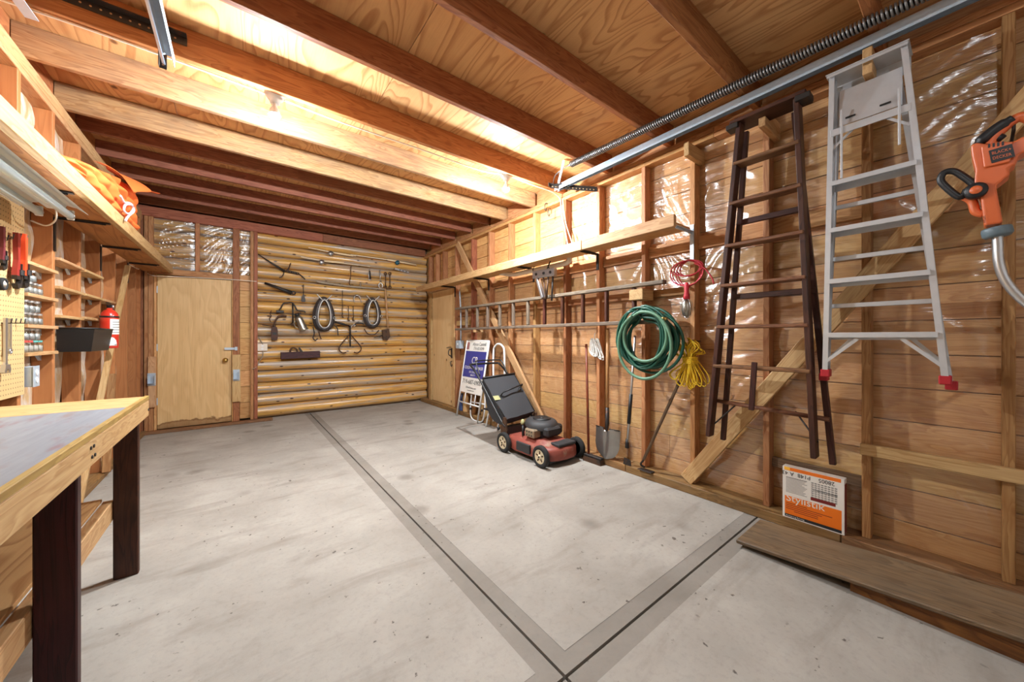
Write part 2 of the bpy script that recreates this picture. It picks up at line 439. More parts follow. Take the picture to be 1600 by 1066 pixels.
slab(JX, 3.0, JY, 6.6, .07, 0, .07, 0)
slab(-1.06, JX, YF, JY, 0, .07, 0, .07)
slab(JX, 3.0, YF, JY, .07, 0, 0, .075)
obj('joint_dirt', span((-1.06, YF, -.1), (3.0, 6.6, -.035), 0), M['dark'], floor)

# ---- ceiling: plywood panels and joists
ceil = thing('ceiling', None, None, (1, 2.6, ZC), kind='structure'); ceil['label'] = 'plywood deck carried by bare wooden joists'
xs = [-1.06, -.375, .845, 2.065, 2.98]
for i in range(4):
    ys = [YF, .945, 3.3, 5.2, 6.6] if i % 2 else [YF, -.25, 2.18, 4.32, 6.6]
    for a, b in zip(ys, ys[1:]):
        obj('plywood_panel', span((xs[i] + .002, a + .002, ZC), (xs[i + 1] - .002, b - .002, ZC + .018), 0, 1), M['ply'], ceil)
# near face of each joist, bottom height, material
JO = [(-1.0, ZP, 'joist'), (-.32, ZP, 'joist'), (.295, ZP, 'joist'), (.907, ZP, 'joist'), (1.532, ZP, 'joist'), (2.148, ZP, 'joist'), (2.757, ZP, 'joist'),
      (3.28, ZP, 'joist_pale'), (3.875, ZP, 'joist_pale'), (4.30, 2.87, 'joist_red'), (4.79, 2.87, 'joist_red'), (5.31, 2.87, 'joist_red'), (5.84, 2.87, 'joist_red'), (6.30, 2.9, 'joist_red')]
for (y, z, m) in JO:
    obj('joist', span((-1.0, y, z), (2.90, y + .038, ZC - .001), .003), M[m], ceil)
# rim boards and blocking above the wall plates
for a, b in zip(JO, JO[1:]):
    obj('rim_board', span((2.925, a[0] + .04, ZP), (2.96, b[0] - .002, ZC - .001), .002), M['stud'], ceil)
    obj('rim_board', span((-1.03, a[0] + .04, ZP), (-1.0, b[0] - .002, ZC - .001), .002), M['joist'], ceil)

# ---- right wall
wr = thing('wall_right', None, None, (2.92, 2.6, 0), kind='structure'); wr['label'] = 'open stud wall of bare boards behind clear plastic'
z = .0; k = 0; bh = .188
while z < 2.98:
    cut = [YF - .05, [2.9, 1.6, 4.1, .55, 3.4][k % 5], 6.6]
    for a, b in zip(cut, cut[1:]):
        t = R.uniform(-.002, .002)
        obj('sheathing_board', span((2.962 + t, a + .001, z + .002), (2.982 + t, b - .001, min(z + bh, 2.99) - .003), .002, 1), M['sheath'], wr)
    z += bh; k += 1
for a, b in ((YF, .47), (.47, 1.93), (1.93, 4.0), (4.0, 6.5)):
    obj('sill_plate', span((2.795, a + .002, 0), (2.96, b - .002, .065), .004), M['sill'], wr)
for z0, z1 in ((2.745, 2.782), (2.784, 2.822)):
    for a, b in ((YF, 1.2), (1.2, 3.6), (3.6, 6.5)):
        obj('top_plate', span((2.865, a + .001, z0), (2.955, b - .001, z1), .003), M['stud'], wr)
SR = [-1.08, -.592, -.106, .374, .864, 1.363, 1.796, 2.30, 2.76, 3.27, 3.776, 4.25, 4.73, 5.25, 6.27]
for i, y in enumerate(SR):
    obj('stud', span((XR, y - .019, .065), (2.959, y + .019, 2.745), .003), M['stud_red' if i in (8, 12) else 'stud'], wr)
for y in (5.70, 5.98): obj('stud', span((XR, y - .019, 2.14), (2.959, y + .019, 2.745), .003), M['stud_red' if y < 5.8 else 'stud'], wr)
for i in range(len(SR) - 2):                      # blocking between the studs
    a, b = SR[i] + .019, SR[i + 1] - .019
    if 1 < a < 5: obj('blocking', span((2.905, a, 1.575), (2.958, b, 1.64), .003), M['stud'], wr)
    if .3 < a < 4: obj('blocking', span((2.925, a, 1.93), (2.958, b, 2.035), .003), M['stud'], wr)
obj('diagonal_brace', bm_((2.852, 1.40, .085), (2.852, -.47, 2.745), .100, .034, (1, 0, 0)), M['pale'], wr)
obj('diagonal_brace', bm_((2.852, 5.14, 2.76), (2.852, 3.0, .11), .095, .034, (1, 0, 0)), M['pale'], wr)
obj('cross_rail', span((2.835, -1.25, .548), (2.868, .395, .612), .003), M['pale'], wr)
obj('cleat', span((2.92, .395, .335), (2.945, .845, .40), .002), M['oldboard'], wr)
obj('blocking', span((2.88, 4.75, 1.42), (2.935, 5.23, 1.50), .003), M['pale'], wr)
obj('blocking', span((2.88, 4.75, 1.08), (2.935, 5.23, 1.12), .003), M['pale'], wr)
obj('light_block_panel', span((2.99, YF - .1, 0), (3.0, 6.65, 3.02), 0), M['ply_dark'], wr)  # unseen panel added to stop sky light leaking through the board gaps
# clear plastic stapled between the studs
def film(name, parent, fn, nu, nv, amp, seed, k=7.0, diag=(.8, .6)):
    def h(a, b):
        an = diag[0] + .7 * noise.noise(V3((a * 1.1, b * 1.1, seed + 4))); ca, sa = math.cos(an), math.sin(an)
        s1 = a * ca + b * sa; t1 = b * ca - a * sa
        q = noise.noise(V3((s1 * k * .3, t1 * k * 2.4, seed))); q2 = noise.noise(V3((s1 * k * .5, t1 * k, seed + 9)))
        return amp * (max(0, 1 - abs(q) * 3.2) ** 2 + q2 * .35)
    mb = MB(True); mb.sheet(lambda u, v: fn(u, v, h), nu, nv); return obj(name, mb, M['film'], parent)
for i in range(len(SR) - 2):
    a, b = SR[i] + .02, SR[i + 1] - .02
    zt = 2.74 if a < 3.2 else 1.93
    def fn(u, v, h, a=a, b=b, zt=zt, i=i):
        y = a + (b - a) * u; zz = .07 + (zt - .07) * v
        e = min(1, 8 * min(u, 1 - u))
        return (2.956 - e * max(.0, .004 + h(y, zz)), y, zz)
    film('plastic_sheet', wr, fn, 36, 150, .011, i * 3.7, 7.0, ([.5, -.6, .9, .2, -.9, .7, -.3][i % 7], 0))

# ---- back wall: logs, framed part with the door
wb = thing('wall_back', None, None, (1, 6.5, 0), kind='structure'); wb['label'] = 'golden peeled log wall beside a framed door bay'
nl = 16; lh = 2.80 / nl
for i in range(nl):
    zc = .02 + lh * (i + .5); x0 = .235 if zc < 2.1 else XL - .06; x1 = 2.93; r0 = lh * .60
    mb = MB(True); nu = 22; nv = 12; sd = R.random() * 30
    def fn(u, v):
        x = x0 + (x1 - x0) * u; an = -PI * .5 + PI * v
        r = r0 * (1 + .06 * noise.noise(V3((x * 1.3, an, sd)))); dz = .008 * noise.noise(V3((x * .9, 0, sd + 5)))
        return (x, 6.592 - r * math.cos(an) * 1.0, zc + dz + lh * .5 * (r / r0) * math.sin(an))
    vs = [fn(a / nu, b / nv) for a in range(nu + 1) for b in range(nv + 1)]
    mb.add(vs, [(a * (nv + 1) + b, a * (nv + 1) + b + 1, (a + 1) * (nv + 1) + b + 1, (a + 1) * (nv + 1) + b) for a in range(nu) for b in range(nv)],
           [V3((p[0], p[1], p[2])) for p in vs])
    obj('log', mb, M['log'], wb)
obj('chinking', span((-1.06, 6.575, 0), (2.98, 6.62, 2.99), 0), M['oldboard'], wb)
XB = lambda x: PY(x, HY, YB).x
obj('top_plate', span((-1.0, YB - .005, 2.775), (1.1, YB + .075, 2.9), .003), M['stud_red'], wb)
obj('top_plate', span((1.103, YB - .005, 2.775), (2.86, YB + .075, 2.9), .003), M['stud_red'], wb)
for (a, b, z0, m) in ((209, 215, .03, 'joist_red'), (216.2, 223.4, .03, 'stud_red'), (224.8, 231.2, .03, 'stud'), (231.6, 239.2, .03, 'stud'), (305, 312, 2.12, 'stud'), (364, 374.3, .03, 'stud_red'), (391.2, 396.3, .03, 'stud'), (396.8, 402.6, .03, 'stud_red')):
    obj('stud', span((XB(a), YB, z0), (XB(b), YB + .085, 2.774), .003), M[m], wb)
obj('door_header', span((XB(239.4), YB, 2.045), (XB(363.6), YB + .085, 2.12), .003), M['stud'], wb)
for k in range(9):
    z0 = .05 + k * .232
    obj('infill_board', span((XB(374.6), YB + .05, z0), (XB(391), YB + .07, z0 + .228), .002, 0), M['sheath'], wb)
obj('threshold_board', span((XB(222), YB - .11, .0), (.42, YB - .005, .032), .004), M['sill'], wb)
for (a, b) in ((239.4, 304.8), (312.2, 363.8), (374.5, 391)):
    xa, xb = XB(a), XB(b)
    def fn(u, v, h, xa=xa, xb=xb): 
        x = xa + (xb - xa) * u; zz = 2.125 + .65 * v; e = min(1, 8 * min(u, 1 - u))
        return (x, YB + .05 - e * max(0, .004 + h(x, zz)), zz)
    film('plastic_sheet', wb, fn, 60, 50, .013, a, 7.0, (.6, 0))
for (a, b, z0, z1, yy) in ((231.5, 243.8, .33, .98, .03), (362.6, 376, .31, .98, .03)):     # bar blocks beside the door
    blk = obj('bar_block', span((XB(a), YB - yy, z0), (XB(b), YB - .001, z1), .003), M['pale'], wb)
    cx = (XB(a) + XB(b)) / 2
    mb = MB(); mb.box((cx, YB - yy - .004, .69), (.075, .006, .16), .001); mb.box((cx - .03, YB - yy - .025, .69), (.005, .05, .1)); mb.box((cx + .03, YB - yy - .025, .69), (.005, .05, .1)); mb.box((cx, YB - yy - .025, .64), (.06, .05, .005))
    obj('bar_bracket', mb, M['galv'], blk)

def door_mat():
    t = NT('door_veneer_stained'); g = t.gc((1, 1, 1)); nz = t.noise(t.gc((.5, 2.2, 2.2)), 1.3, 2.4, .5, .6)
    c = t.math('FRACT', t.math('MULTIPLY', nz, 9.0)); c = t.ramp(c, [(0, BLK), (.8, (.45,) * 3), (1, BLK)])
    col = t.mix(c, srgb(222, 186, 132), srgb(200, 156, 100))
    fine = t.noise(t.gc((3, 90, 90)), 1.3, 3); col = t.mix(t.ramp(fine, [(.5, BLK), (.8, (.4,) * 3)]), col, srgb(160, 114, 62))
    tc = t.n('ShaderNodeTexCoord'); sx = t.n('ShaderNodeSeparateXYZ'); t.l(tc.outputs['Object'], sx.inputs[0])
    hz = t.math('ADD', sx.outputs['Z'], t.math('MULTIPLY', t.math('SUBTRACT', t.noise(tc.outputs['Object'], 7, 4), .5), .16))
    col = t.mix(t.ramp(hz, [(.0, (.75,) * 3), (.05, (.6,) * 3), (.075, (.9,) * 3), (.09, BLK)]), col, srgb(112, 70, 36))
    t.l(col, t.b.inputs['Base Color']); t.b.inputs['Roughness'].default_value = .5; t.b.inputs['Specular IOR Level'].default_value = .35
    return t.mat
M['door'] = door_mat()
d1 = thing('door_1', None, None, (-.45, YB + .03, .03), kind='structure'); d1['label'] = 'flat pale veneer door with brass knob and water stained foot'
xa, xb = XB(245), XB(361.5)
obj('door_slab', span((xa, YB + .025, .035), (xb, YB + .065, 2.035), .002, 2), M['door'], d1)
for (p, q) in ((XB(240), xa - .004), (xb + .004, XB(364) - .001)):
    obj('door_jamb', span((p, YB + .012, .03), (q, YB + .085, 2.043), .002), M['sheath'], d1)
kx = PY(352, 563, YB).x; kz = PY(352, 563, YB).z
Mk = frame((kx, YB + .025, kz), (1, 0, 0), (0, 0, 1), (0, -1, 0))
M['brass'] = plain('brass', (200, 164, 92), .28, .9)
obj('door_knob', MB(True).lathe([(.032, 0), (.032, .008), (.012, .012), (.012, .035), (.026, .045), (.03, .058), (.022, .07), (.0, .074)], 16, Mk), M['brass'], d1)
hx, hz = PY(362, 545, YB).x, PY(362, 545, YB).z
mb = MB(); mb.box((hx - .02, YB - .004, hz), (.12, .006, .034), .001); mb.box((hx + .05, YB - .012, hz), (.03, .012, .05), .002)
obj('hasp', mb, M['galv'], d1)
for hzz in (.35, 1.05, 1.8): obj('hinge', span((xa - .012, YB + .015, hzz), (xa + .006, YB + .026, hzz + .09), .001), M['galv'], d1)

# ---- door in the right wall
d2 = thing('door_2', None, None, (2.9, 5.74, .02), kind='structure'); d2['label'] = 'narrow pale wooden door beside the log wall corner'
obj('door_slab', span((2.885, 5.345, .07), (2.925, 6.155, 2.06), .002, 2), M['doorply'], d2)
obj('door_header', span((2.865, 5.27, 2.065), (2.955, 6.25, 2.138), .003), M['pale'], d2)
obj('door_jamb', span((2.862, 5.275, .065), (2.955, 5.338, 2.064), .003), M['pale'], d2)
obj('door_jamb', span((2.862, 6.162, .065), (2.955, 6.249, 2.064), .003), M['pale'], d2)
obj('door_trim', span((2.845, 5.24, .55), (2.863, 5.30, 1.30), .002), M['pale'], d2)
p = PX(706, 552, 2.88)
mb = MB(); mb.tube(curve([(2.885, p.y, p.z + .06), (2.83, p.y, p.z + .055), (2.82, p.y, p.z - .02), (2.885, p.y, p.z - .06)], 5), .009, 6); mb.box((2.88, p.y, p.z), (.012, .045, .17), .002); mb.tube([(2.885, p.y + .03, p.z + .1), (2.84, p.y + .03, p.z + .1), (2.83, p.y + .09, p.z + .09)], .007, 6)
obj('door_latch', mb, M['darkmetal'], d2)
obj('hook', tb(curve([(2.884, p.y, p.z - .14), (2.85, p.y, p.z - .15), (2.85, p.y - .04, p.z - .22), (2.86, p.y - .06, p.z - .18)], 4), .006, 6), M['darkmetal'], d2)

# ---- left wall
wl = thing('wall_left', None, None, (-1.0, 2.6, 0), kind='structure'); wl['label'] = 'open stud wall above the workbench'
SL = [-1.0, -.5, .0, .5, 1.0, 1.5, 1.98, 2.48, 2.98, 3.22, 3.688, 4.189, 4.697, 5.182, 5.681, 6.10, 6.33]
M['studside'] = plywood('stud_left', (182, 122, 74), (138, 78, 42), scale=1.6, var=.14, contrast=.35)
for y in SL: obj('stud', span((XL, y - .019, .04), (XL - .09, y + .019, 2.70), .003), M['studside'], wl)
obj('sill_plate', span((XL + .04, YF, 0), (XL - .1, 6.5, .04), .003), M['sill'], wl)
for z0, z1 in ((2.70, 2.738), (2.74, 2.818)): obj('top_plate', span((XL, YF, z0), (XL - .09, 6.5, z1), .003), M['pale'], wl)
def insul_mat():
    t = NT('plastic_wrapped_insulation'); nz = t.noise(t.gc((6, 6, 3)), 2.2, 5, .6, .8)
    col = t.mix(t.ramp(nz, [(.4, BLK), (.62, WHT)]), srgb(196, 164, 120), srgb(214, 206, 196))
    t.l(col, t.b.inputs['Base Color']); t.b.inputs['Roughness'].default_value = .32; t.bump(nz, .8, .02); return t.mat
M['insul'] = insul_mat()
for a, b in zip(SL, SL[1:]):
    mb = MB(True); s0 = a * 5
    mb.sheet(lambda u, v: (XL - .085 + .022 * noise.noise(V3((u * 3, v * 14, s0))) + .01 * math.sin(PI * u), a + .02 + (b - a - .04) * u, .04 + 2.66 * v), 8, 70)
    obj('insulation', mb, M['insul'], wl)
obj('sheathing', span((XL - .13, YF, 0), (XL - .12, 6.6, 2.99), 0), M['ply_dark'], wl)

# ---- front wall behind the camera with the closed overhead door
wf = thing('wall_front', None, None, (1, YF, 0), kind='structure'); wf['label'] = 'front wall with the closed overhead door'
for x0, x1, z0, z1 in ((-1.07, -.32, 0, 2.99), (2.78, 2.98, 0, 2.99), (-.32, 2.78, 2.45, 2.99)):
    obj('wall_board', span((x0, YF - .08, z0), (x1, YF - .06, z1), .002), M['sheath'], wf)
d3 = thing('door_3', None, None, (1.2, YF, 0), kind='structure'); d3['label'] = 'white sectional overhead door'
for k in range(5): obj('door_panel', span((-.32, YF - .05, k * .49 + .003), (2.78, YF - .01, k * .49 + .487), .006), M['white'], d3)
# ================================================================= LAMPS
def bulb_mat(st):
    t = NT('lit_bulb'); t.b.inputs['Base Color'].default_value = (1, 1, 1, 1); t.b.inputs['Emission Color'].default_value = (.88, .95, 1, 1); t.b.inputs['Emission Strength'].default_value = st; return t.mat
M['porcelain'] = plain('white_porcelain', (236, 236, 232), .2)
def lamp(x, y, label, st):
    root = thing('ceiling_lamp', label, 'lamp', (x, y, 2.60), 'bare bulb lamps')
    T = lambda z: Matrix.Translation((x, y, z))
    obj('junction_box', MB().lathe([(.0, .0), (.05, .0), (.05, .035), (0, .035)], 8, T(2.84), False), M['galv'], root)
    obj('lampholder', MB(True).lathe([(.058, .04), (.058, .03), (.045, .012), (.03, 0), (.03, -.015), (.016, -.016)], 20, T(2.80)), M['porcelain'], root)
    obj('bulb_shade_collar', MB(True).lathe([(.013, .045), (.014, .02), (.024, .0), (.031, -.018), (.033, -.03), (.033, -.039)], 20, T(2.745)), M['porcelain'], root)  # opaque collar added to keep bulb light off the joists and deck
    obj('bulb', MB(True).lathe([(.033, -.039), (.029, -.054), (.018, -.065), (.0, -.070)], 20, T(2.745)), bulb_mat(st), root)
    return root
lamp(.2, 2.845, 'lit bare bulb nearer the left shelf under a joist', BULB)
lamp(2.125, 2.845, 'lit bare bulb nearer the overhead door track', BULB)
if FILL_BULB: lamp(1.2, -.35, 'added unseen fill bulb behind the camera', FILL_BULB)  # extra unseen bulb, added as weak fill for the near room
# ================================================================= LEFT SIDE
# ---- workbench
M['greytop'] = None
def greytop():
    t = NT('worn_grey_bench_paint'); a = t.noise(t.gc((1.2, 5, 5)), 2.0, 7, .65, .5); b = t.noise(t.gc((2, 22, 22)), 2.0, 4, .6)
    col = t.mix(b, srgb(146, 151, 160), srgb(108, 113, 122))
    col = t.mix(t.ramp(a, [(.54, BLK), (.7, (.6,) * 3)]), col, srgb(122, 92, 74))
    col = t.mix(t.ramp(t.noise(t.gc((1, 4, 4)), 3.3, 5), [(.6, BLK), (.72, (.7,) * 3)]), col, srgb(120, 60, 62))
    t.l(col, t.b.inputs['Base Color']); t.b.inputs['Roughness'].default_value = .5; return t.mat
M['greytop'] = greytop()
M['maroon'] = wood('maroon_stained_leg', (78, 26, 28), (44, 12, 16), rough=.45, var=0, knots=False)
M['brownleg'] = wood('dark_brown_leg', (110, 62, 38), (66, 34, 22), rough=.5, var=0, grime=.8, grimecol=(38, 24, 18))
M['olive'] = wood('olive_edge_strip', (190, 160, 92), (158, 126, 66), rough=.6, var=0, knots=False)
wbn = thing('workbench', 'long wooden workbench with worn grey top and maroon leg', 'workbench', (-.65, 1.7, 0))
obj('bench_top', span((-.93, .70, .885), (-.392, 2.348, .905), .002, 1), M['greytop'], wbn)
obj('bench_top', span((-.93, 2.352, .885), (-.392, 2.715, .905), .002, 0), M['pale'], wbn)
obj('edge_strip', span((-.392, .70, .888), (-.374, 2.715, .909), .002), M['olive'], wbn)
fr = obj('front_rail', span((-.40, .70, .80), (-.375, 2.715, .887), .003), M['pale'], wbn)
for y in (1.76, 1.79, 2.695, 2.705):
    for z in (.83, .862) if y < 2 else (.835,):
        obj('screw', MB().lathe([(.006, 0), (.006, .003), (0, .003)], 8, frame((-.375, y - (.012 if z > .85 else 0), z), (0, 1, 0), (0, 0, 1), (1, 0, 0)), False), M['black'], fr)
obj('end_rail', span((-.93, 2.675, .80), (-.402, 2.713, .884), .003), M['pale'], wbn)
obj('back_rail', span((-.93, .70, .80), (-.892, 2.674, .884), .003), M['pale'], wbn)
for y, m in ((.80, 'maroon'), (1.745, 'maroon'), (2.635, 'brownleg')):
    obj('leg', span((-.492, y, 0), (-.402, y + .038, .884), .004), M[m], wbn)
    obj('leg', span((-.89, y, 0), (-.80, y + .038, .884), .004), M['stud'], wbn)
obj('lower_shelf', span((-.91, .72, .398), (-.5325, 2.66, .414), .002, 1), M['ply'], wbn)
obj('shelf_rail', span((-.532, .72, .30), (-.494, 2.67, .397), .003), M['pale'], wbn)
obj('shelf_rail', span((-.915, .72, .30), (-.892, 2.67, .397), .003), M['pale'], wbn)
# ---- long wall shelf
SLOPE = .0175
def shz(y): return 1.992 + SLOPE * (y - 2.1)
sh = thing('wall_shelf', 'long pine wall shelf with thick front lip above the pegboard', 'shelf', (-.8, 3.3, 1.98))
obj('shelf_board', bm_((-.82, .1, shz(.1) + .01), (-.82, 6.40, shz(6.4) + .01), .245, .018), M['ply_dark'], sh)
obj('shelf_lip', bm_((-.679, .1, shz(.1) + .045), (-.679, 6.40, shz(6.4) + .045), .036, .092), M['pale'], sh)
for y in (1.98, 2.98, 3.688, 4.697, 5.681):
    z = shz(y); mb = MB(); mb.box((-.82, y, z - .006), (.24, .028, .006)); mb.box((-.946, y, z - .12), (.006, .028, .22)); mb.box((-.83, y, z - .012), (.22, .005, .012))
    obj('bracket', mb, M['darkmetal'], sh)
# ---- fluorescent fixture hung under the shelf
fl = thing('fluorescent_light', 'unlit white twin tube shop light hung under the long shelf', 'light fixture', (-.785, 2.45, 1.88))
y0, y1 = 1.86, 3.07
mb = MB(); prof = [(-.905, 1.915), (-.86, 1.945), (-.825, 1.952), (-.815, 1.925), (-.755, 1.925), (-.745, 1.952), (-.71, 1.945), (-.665, 1.915)]
for a, b in zip(prof, prof[1:]): mb.add([(a[0], y0, a[1]), (b[0], y0, b[1]), (b[0], y1, b[1]), (a[0], y1, a[1]), (a[0], y0, a[1] + .002), (b[0], y0, b[1] + .002), (b[0], y1, b[1] + .002), (a[0], y1, a[1] + .002)], [(0, 1, 2, 3), (7, 6, 5, 4)])
obj('reflector', mb, M['white'], fl)
M['tube'] = plain('frosted_tube', (214, 232, 238), .25)
obj('ballast_cover', span((-.815, y0, 1.926), (-.755, y1, 1.962), .002), M['white'], fl)
for x in (-.84, -.73):
    tt = obj('tube', MB(True).tube([(x, y0 + .03, 1.895), (x, y1 - .03, 1.895)], .019, 14), M['tube'], fl)
    obj('end_cap', tb([(x, y1 - .03, 1.895), (x, y1 - .012, 1.895)], .0195, 12), M['steel'], tt)
    obj('socket', span((x - .014, y1 - .014, 1.875), (x + .014, y1, 1.928), .003), M['white'], fl)
obj('power_cord', tb(curve([(-.785, y1, 1.94), (-.80, y1 + .06, 1.88), (-.86, y1 + .16, 1.86), (-.93, y1 + .22, 1.89)], 6), .004, 6), M['cable'], fl)
# ---- orange tarp heaped on the shelf
tarp = thing('tarp', 'crumpled orange tarp heaped on the long shelf', 'tarp', (-.78, 3.7, 2.03))
mb = MB(True)
def ttop(y):       # height of the heap along the shelf
    t = (y - 2.72) / 1.62
    return 2.085 + .0175 * (y - 2.1) + .36 * max(0, min(1, t)) ** .8 * min(1, max(.0, (4.42 - y) / .16)) ** .5
def tfront(u, v):
    y = 2.72 + 1.69 * u; zb = shz(y) + .02; zt = ttop(y)
    lay = 4.6 * v * (zt - zb) / .36 + .5 * noise.noise(V3((y * 2.2, v * 2, 3))) + .35 * (y - 3.5)
    fold = abs(math.sin(PI * lay)) ** .55
    bulge = .035 * fold + .02 * noise.noise(V3((y * 9, lay * 1.5, 7))) - .08 * max(0, v - .6) ** 1.5
    zz_ = zb + (zt - zb) * v
    return (-.752 + .055 * min(1, max(0, (zz_ - shz(y) - .085) / .03)) + bulge + .012 * math.sin(y * 23 + lay * 2), y, zb + (zt - zb) * v + .008 * noise.noise(V3((y * 6, v * 9, 1))))
mb.sheet(tfront, 90, 44)
def ttopf(u, v):
    f = V3(tfront(u, 1)); return (f.x + (-.925 - f.x) * v, f.y, f.z + .03 * math.sin(PI * v) * (1 + noise.noise(V3((f.y * 5, v * 4, 2)))) - .05 * v * v)
mb.sheet(lambda u, v: ttopf(u, v), 60, 10)
def tend(u, v):
    f = V3(tfront(1, v)); return (f.x + (-.925 - f.x) * u, f.y + .03 * math.sin(PI * v) + .015 * noise.noise(V3((u * 5, v * 5, 4))), f.z)
mb.sheet(tend, 10, 16)
obj('folded_cloth', mb, M['tarp'], tarp)
mb = MB(True)          # loose pointed flap lying over the heap
def flap(u, v):
    y = 3.78 + .70 * u; w = (1 - u) ** .75
    z = 2.47 + .075 * u + .03 * math.sin(PI * u) - .13 * v * w - .02 * v
    return (-.80 + .20 * v + .05 * u + .02 * math.sin(9 * u + 4 * v), y + .10 * v * (1 - u), z + .03 * math.sin(PI * v) * w)
mb.sheet(flap, 24, 12); mb.sheet(lambda u, v: V3(flap(u, 1 - v)) - V3((.004, 0, .006)), 24, 12)
obj('loose_flap', mb, M['tarp'], tarp)
M['lilac'] = plain('pale_rope', (222, 200, 206), .8)
pts = [PX(x, y, -.645) for x, y in ((188, 306), (194, 316), (204, 318), (208, 326), (202, 334), (194, 330), (196, 320), (206, 321), (209, 330), (200, 338), (196, 345))]
obj('tie_rope', tb(curve(pts, 5), .008, 6), M['lilac'], tarp)
# ---- pegboard with tools
def peg_mat():
    t = NT('pegboard'); g = t.gc((1, 1, 1)); geo = t.n('ShaderNodeNewGeometry'); sx = t.n('ShaderNodeSeparateXYZ'); t.l(geo.outputs['Position'], sx.inputs[0])
    def cell(o): return t.math('SUBTRACT', t.math('FRACT', t.math('MULTIPLY', o, 1 / .0254)), .5)
    a = cell(sx.outputs['Y']); b = cell(sx.outputs['Z'])
    r = t.math('SQRT', t.math('ADD', t.math('MULTIPLY', a, a), t.math('MULTIPLY', b, b)))
    col = t.mix(t.noise(g, 5, 4), srgb(222, 190, 138), srgb(200, 164, 110))
    col = t.mix(t.ramp(r, [(.13, (.85,) * 3), (.19, BLK)]), col, srgb(92, 66, 40))
    t.l(col, t.b.inputs['Base Color']); t.b.inputs['Roughness'].default_value = .6; return t.mat
pb = thing('pegboard', 'tan perforated pegboard hanging behind the workbench', 'pegboard', (-.94, 2.4, .9))
obj('panel', span((-.946, 1.55, .905), (-.938, 3.236, 1.972), .001), peg_mat(), pb)
def hook(p, l=.03, up=.025):
    return tb([(-.938, p.y, p.z), (-.938 + l, p.y, p.z), (-.938 + l + .004, p.y, p.z + up)], .0028, 6)
for (x, y) in ((9, 372), (21, 371), (31, 374), (6, 505), (13, 505), (21, 505), (28, 505), (0, 374)):
    obj('peg_hook', hook(PX(x, y, -.93)), M['darkmetal'], pb)
def pipe_wrench(name, label, x, y, L, mat, matl):
    p = PX(x, y, -.915); r = thing(name, label, 'wrench', (p.x, p.y, p.z - L), 'pipe wrenches on the pegboard')
    k = L / .32
    T = frame((p.x, p.y, p.z), (0, 1, 0), (0, 0, 1), (1, 0, 0))
    h = obj('handle', MB().prism([(-.015 * k, 0), (.015 * k, 0), (.016 * k, -.04 * k), (.011 * k, -.15 * k), (.02 * k, -.2 * k), (.03 * k, -.24 * k), (-.03 * k, -.24 * k), (-.022 * k, -.2 * k), (-.011 * k, -.15 * k), (-.016 * k, -.04 * k)], -.008, .01, T), mat, r)
    obj('hook_jaw', MB().prism([(.012 * k, -.17 * k), (.026 * k, -.17 * k), (.026 * k, -.27 * k), (.016 * k, -.3 * k), (-.02 * k, -.315 * k), (-.034 * k, -.30 * k), (-.034 * k, -.285 * k), (.004 * k, -.282 * k), (.012 * k, -.26 * k)], -.005, .014, T), matl, r)
    obj('heel_jaw', MB().prism([(-.034 * k, -.24 * k), (.01 * k, -.24 * k), (.01 * k, -.262 * k), (-.034 * k, -.262 * k)], -.006, .012, T), matl, r)
    obj('knurled_nut', MB().lathe([(.018 * k, 0), (.018 * k, .03 * k), (0, .03 * k)], 12, frame((p.x + .006, p.y + .018 * k, p.z - .235 * k), (0, 1, 0), (1, 0, 0), (0, 0, 1)), False), matl, r)
M['darkred'] = plain('worn_dark_red_paint', (150, 44, 36), .45, wear=((80, 70, 66), 9, .6))
M['redor'] = plain('orange_red_paint', (226, 74, 36), .4, vary=.05)
pipe_wrench('pipe_wrench', 'worn dark red pipe wrench hanging on the pegboard', 25.5, 364, .30, M['darkred'], M['darkmetal'])
pipe_wrench('pipe_wrench', 'bright orange red pipe wrench at the pegboard edge', 37, 366, .30, M['redor'], M['darkmetal'])
pipe_wrench('pipe_wrench', 'short maroon wrench cut off by the left picture edge', 2, 354, .22, plain('maroon_paint', (104, 34, 42), .5), M['darkmetal'])
p = PX(6, 444, -.915); T = frame((-.936, p.y, p.z), (0, 1, 0), (0, 0, 1), (1, 0, 0))
cw = thing('caster_wheel', 'small black rubber wheel hung on the pegboard', 'wheel', (-.92, p.y, p.z - .03))
obj('tyre', MB(True).lathe([(.02, .0), (.03, .0), (.032, .005), (.032, .02), (.03, .026), (.02, .026), (.02, .0)], 20, T), M['rubber'], cw)
obj('hub', MB(True).lathe([(.0, .004), (.02, .004), (.02, .022), (.008, .024), (.008, .028), (0, .028)], 16, T), M['cable'], cw)
